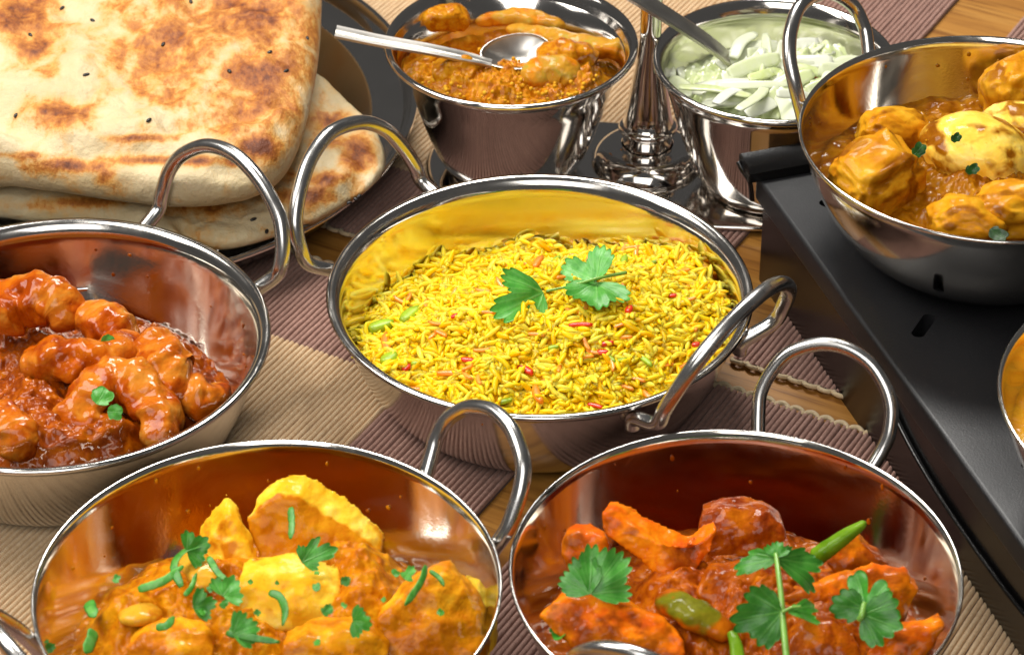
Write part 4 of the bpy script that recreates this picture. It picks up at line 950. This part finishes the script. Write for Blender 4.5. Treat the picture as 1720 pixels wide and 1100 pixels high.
for k in range(80):
    x, y = random.uniform(1190, 1470), random.uniform(92, 192)
    q = P(x, y, .068)
    if math.hypot(q[0] - BO[0], q[1] - BO[1]) > .036 or (x < 1240 and y < 130): continue
    a = random.gauss(.55, .6); L = random.uniform(.008, .016); d = np.array([math.cos(a), math.sin(a), random.gauss(0, .15)]); n = np.array([-d[1], d[0], 0]) * random.gauss(0, .45)
    z0 = np.array([0, 0, random.uniform(-.001, .006)])
    onion_strip([q - d * L + z0, q + n * L * .5 + z0 + [0, 0, .001], q + d * L + z0], random.uniform(.0016, .0040), random.uniform(.0004, .0007))
chunk('tomato_piece', 'small orange red tomato piece on the onion by the warmer dish rim', 'tomato', 1384, 126, .070, (.0048, .004, .0026), (0, 10, 20), M_TOM, 3, .8, .1, sub=4)
chunk('carrot_piece', 'tiny orange carrot dot on the onion inside the handle loop', 'carrot', 1386, 103, .071, (.0018, .0014, .0012), (0, 0, 0), M_CARROT, 5, .8, .1, sub=3)
for lb, x, y, an in [('green herb speck beside the tomato piece on the onion', 1362, 112, 60), ('green herb speck at the front rim of the onion bowl', 1334, 172, 80), ('dark herb speck on the wide pale onion slice', 1268, 138, 30)]:
    chunk('herb_speck', lb, 'herb', x, y, .0725, (.0022, .0008, .0006), (0, 0, an), M_LEAFK if 'dark' in lb else M_BEAN, 7, .9, .15, 'herb specks on the onion', sub=3)
ZOFF[0] = 0.
# spoons
def spoon(label, pts, w0, w1, bowl_spec=None):
    p = catmull([P(*q) for q in pts], 40); u = np.linspace(0, 1, 40); wd = np.interp(u, [0, .7, .9, 1], [w0, w0 * .85, w1, w1])
    T, N, B = frames(p, (0, -.25, 1))
    t = thing('spoon', label, 'spoon', p[-1], 'relish spoons')
    pr = [(-1, -.0012), (-1, .0002), (-.8, .0006), (-.45, -.0002), (0, -.0005), (.45, -.0002), (.8, .0006), (1, .0002), (1, -.0012), (.5, -.0016), (0, -.0018), (-.5, -.0016)]
    V = np.concatenate([[p[i] + B[i] * a * wd[i] + N[i] * b for a, b in pr] for i in range(40)]); F = grid_faces(40, len(pr), True) + [tuple(range(12))[::-1], tuple(39 * 12 + j for j in range(12))]
    mk('handle', V, F, M_SPOON, t, sharp=45)
    if bowl_spec:
        c, ang, la, lb_, tilt = bowl_spec; c = P(*c); V = []
        M = np.array((Euler((R_(tilt[0]), R_(tilt[1]), R_(ang))).to_matrix()))
        for lay, k in ((0, 1.), (1, .94)):
            for i in range(14):
                q = i / 13
                for j in range(48):
                    a = 2 * math.pi * j / 48; x = la * q * math.cos(a) * (1 - .12 * math.cos(a)) * k; y = lb_ * q * math.sin(a) * k
                    z = -.0065 * (1 - q * q) * k + (0 if lay == 0 else .0004)
                    V.append(M @ np.array([x, y, z]) + c)
        F = [g[::-1] for g in grid_faces(14, 48, True)] + grid_faces(14, 48, True, 14 * 48)
        F += [(13 * 48 + j, 13 * 48 + (j + 1) % 48, 14 * 48 + 13 * 48 + (j + 1) % 48, 14 * 48 + 13 * 48 + j) for j in range(48)]
        mk('spoon_bowl', V, F, M_SPOON, t)
spoon('steel spoon lying across the pickle bowl with its handle over the naan plate', [(564, 52, .0735), (640, 68, .0700), (720, 82, .0675), (790, 97, .0635), (826, 106, .0610)], .0033, .0020, ((874, 86, .0608), 14, .0155, .0100, (18, 0)))
spoon('steel spoon handle standing in the onion bowl and leaving the photo at top', [(1040, -25, .098), (1110, 18, .086), (1175, 60, .072), (1215, 90, .061), (1238, 112, .053)], .0046, .0034)

# ------------------------------------------------------------------ plate and naan
PLC = (-.1893, .1464); PZ = .0
def plate():
    t = thing('steel_plate', 'wide round steel plate carrying the naan breads', 'plate', (PLC[0], PLC[1], PZ))
    prof = [(0, .0002), (.100, .0002), (.1115, .0022), (.1230, .0098), (.1390, .0108), (.1436, .0168), (.1448, .0176), (.1454, .0184), (.1450, .0194), (.1440, .0198), (.1428, .0192), (.1405, .0160), (.1388, .0126), (.1380, .0120), (.1265, .0114), (.1250, .0112), (.1236, .0104), (.1105, .0034), (.099, .0014), (0, .0014)]
    V, F = lathe([(r * 1.02, z) for r, z in prof], (PLC[0], PLC[1], PZ), 160); mk('plate_body', V, F, M_POL, t, sharp=60)
plate()
def naan(label, outline, zc, thick, chars, creases, seed, puff, seeds, tears=()):
    pts = [P(x, y, zc) for x, y in outline]; pts.append(pts[0])
    per = catmull(np.array(pts), 361)[:-1]; n = len(per)
    cen = per.mean(0); nr = 80
    U = []
    s = 1 - (1 - np.linspace(0, 1, nr)) ** 1.0
    X = cen + (per - cen)[None] * s[:, None, None]
    d = np.linalg.norm(per - cen, axis=1)[None] * (1 - s[:, None])      # distance to edge along ray
    prof = np.sqrt(np.clip(1 - (1 - np.clip(d / puff, 0, 1)) ** 2, 0, 1))
    flat = X.reshape(-1, 3)
    b1 = fbm(flat, 26, 3, seed).reshape(d.shape); b2 = fbm(flat, 90, 3, seed + 1).reshape(d.shape); b3 = np.clip(fbm(flat, 60, 2, seed + 9), 0, 1).reshape(d.shape)
    top = zc + thick / 2 * prof + (.0038 * b1 + .0013 * b2 + .0026 * b3) * prof
    for cr, wdt, dep in creases:
        C = catmull([P(x, y, zc + thick / 2) for x, y in cr], 60)[:, :2]
        dd = np.sqrt(((flat[:, None, :2] - C[None]) ** 2).sum(-1)).min(1).reshape(d.shape); top -= dep * np.exp(-(dd / wdt) ** 2)
    bot = zc - thick / 2 * prof - .0006 * b2 * prof
    Vt = X.copy(); Vt[..., 2] = top; Vb = X.copy(); Vb[..., 2] = bot
    # thin overlapping edge wrinkles
    V = np.concatenate([Vt.reshape(-1, 3), Vb[:-1].reshape(-1, 3)]); m = n
    F = grid_faces(nr, m, True); off = nr * m
    Fb = [g[::-1] for g in grid_faces(nr - 1, m, True, off)]
    Fe = [((nr - 1) * m + j, off + (nr - 2) * m + j, off + (nr - 2) * m + (j + 1) % m, (nr - 1) * m + (j + 1) % m) for j in range(m)]
    ch = np.zeros(len(V))
    dq = V - CAMP; zz = dq @ FW; IX = 860 + FPX * (dq @ RT) / zz; IY = 550 - FPX * (dq @ UP) / zz
    up = np.concatenate([np.ones(nr * m), np.zeros(len(V) - nr * m)])
    for x, y, rx, ry, st in chars: ch = np.maximum(ch, st * np.exp(-(((IX - x) / rx) ** 2 + ((IY - y) / ry) ** 2)) * up)
    org = np.array([cen[0], cen[1], zc - thick / 2])
    t = thing('naan_bread', label, 'naan', org, 'naan breads on the steel plate')
    mk('bread', V, F + Fb + [f[::-1] for f in Fe], M_NAAN, t, attr={'char': ch})
    T2 = np.stack([IX[:nr * m], IY[:nr * m]], -1)
    for x, y in seeds:
        k = np.argmin(((T2 - [x, y]) ** 2).sum(1)); c = V[k] + [0, 0, .0002]
        Us, Fs = ico(2); v = Us * np.array([.0016, .0008, .0007]) @ np.array(Euler((0, 0, random.uniform(0, 3))).to_matrix()).T + c
        mk('nigella_seed', v, Fs, M_BLACKSEED, t, origin=c)
naan('lower naan bread sticking out to the right beneath the folded one', [(520, 120), (560, 150), (600, 188), (628, 218), (643, 246), (648, 272), (641, 292), (620, 312), (594, 326), (555, 351), (505, 374), (460, 392), (416, 405), (371, 413), (300, 407), (240, 398), (150, 378), (0, 356), (-120, 330), (-150, 200), (0, 80), (300, 60)], .0245, .0115,
     [(552, 235, 34, 22, 1.), (600, 262, 30, 40, 1.), (560, 300, 60, 14, .8), (505, 330, 60, 16, 1.1), (600, 315, 22, 26, .9), (330, 350, 70, 14, .7), (540, 205, 40, 20, .9), (150, 340, 120, 10, .6), (60, 345, 60, 8, .5)],
     [([(305, 372), (316, 388), (310, 400)], .0022, .004), ([(520, 345), (570, 320), (598, 300), (612, 270)], .004, .003)], 71, .010, [(447, 390), (425, 370), (587, 342), (597, 336), (604, 333)])
naan('folded top naan bread blistered brown with a thick pale front edge', [(541, -60), (540, 20), (536, 90), (527, 150), (514, 205), (498, 250), (478, 282), (448, 303), (410, 316), (350, 324), (280, 326), (200, 318), (100, 303), (0, 288), (-130, 270), (-200, 100), (-150, -100), (150, -160), (430, -140)], .050, .026,
     [(20, 28, 75, 50, 1.15), (60, 80, 50, 30, .8), (110, 195, 62, 30, 1.), (290, 70, 125, 95, .85), (420, 30, 120, 70, .95), (440, 130, 95, 80, 1.), (380, 200, 60, 30, .9), (200, 20, 50, 40, .6), (290, 165, 45, 24, .8), (232, 232, 55, 7, 1.1), (436, 246, 42, 24, 1.25), (120, 278, 80, 12, 1.15), (290, 270, 125, 9, 1.25), (178, 292, 18, 14, 1.), (400, 272, 40, 8, 1.), (30, 262, 60, 7, .9), (470, 180, 40, 40, .75), (240, 15, 30, 20, .6), (80, 120, 30, 18, .6), (395, 205, 70, 20, .7)],
     [([(-40, 190), (40, 215), (110, 240), (200, 246), (300, 254), (400, 262)], .0075, .006), ([(160, 110), (190, 140), (210, 165), (212, 190)], .0012, .0008), ([(270, 205), (310, 225), (312, 245)], .0016, .001), ([(280, 212), (350, 205), (420, 190), (480, 165)], .004, .002)], 72, .017,
     [(52, 58), (153, 34), (274, 78), (147, 126), (250, 204), (481, 120), (517, 64), (452, 88), (386, 121), (25, 193), (103, 12), (322, 3)])
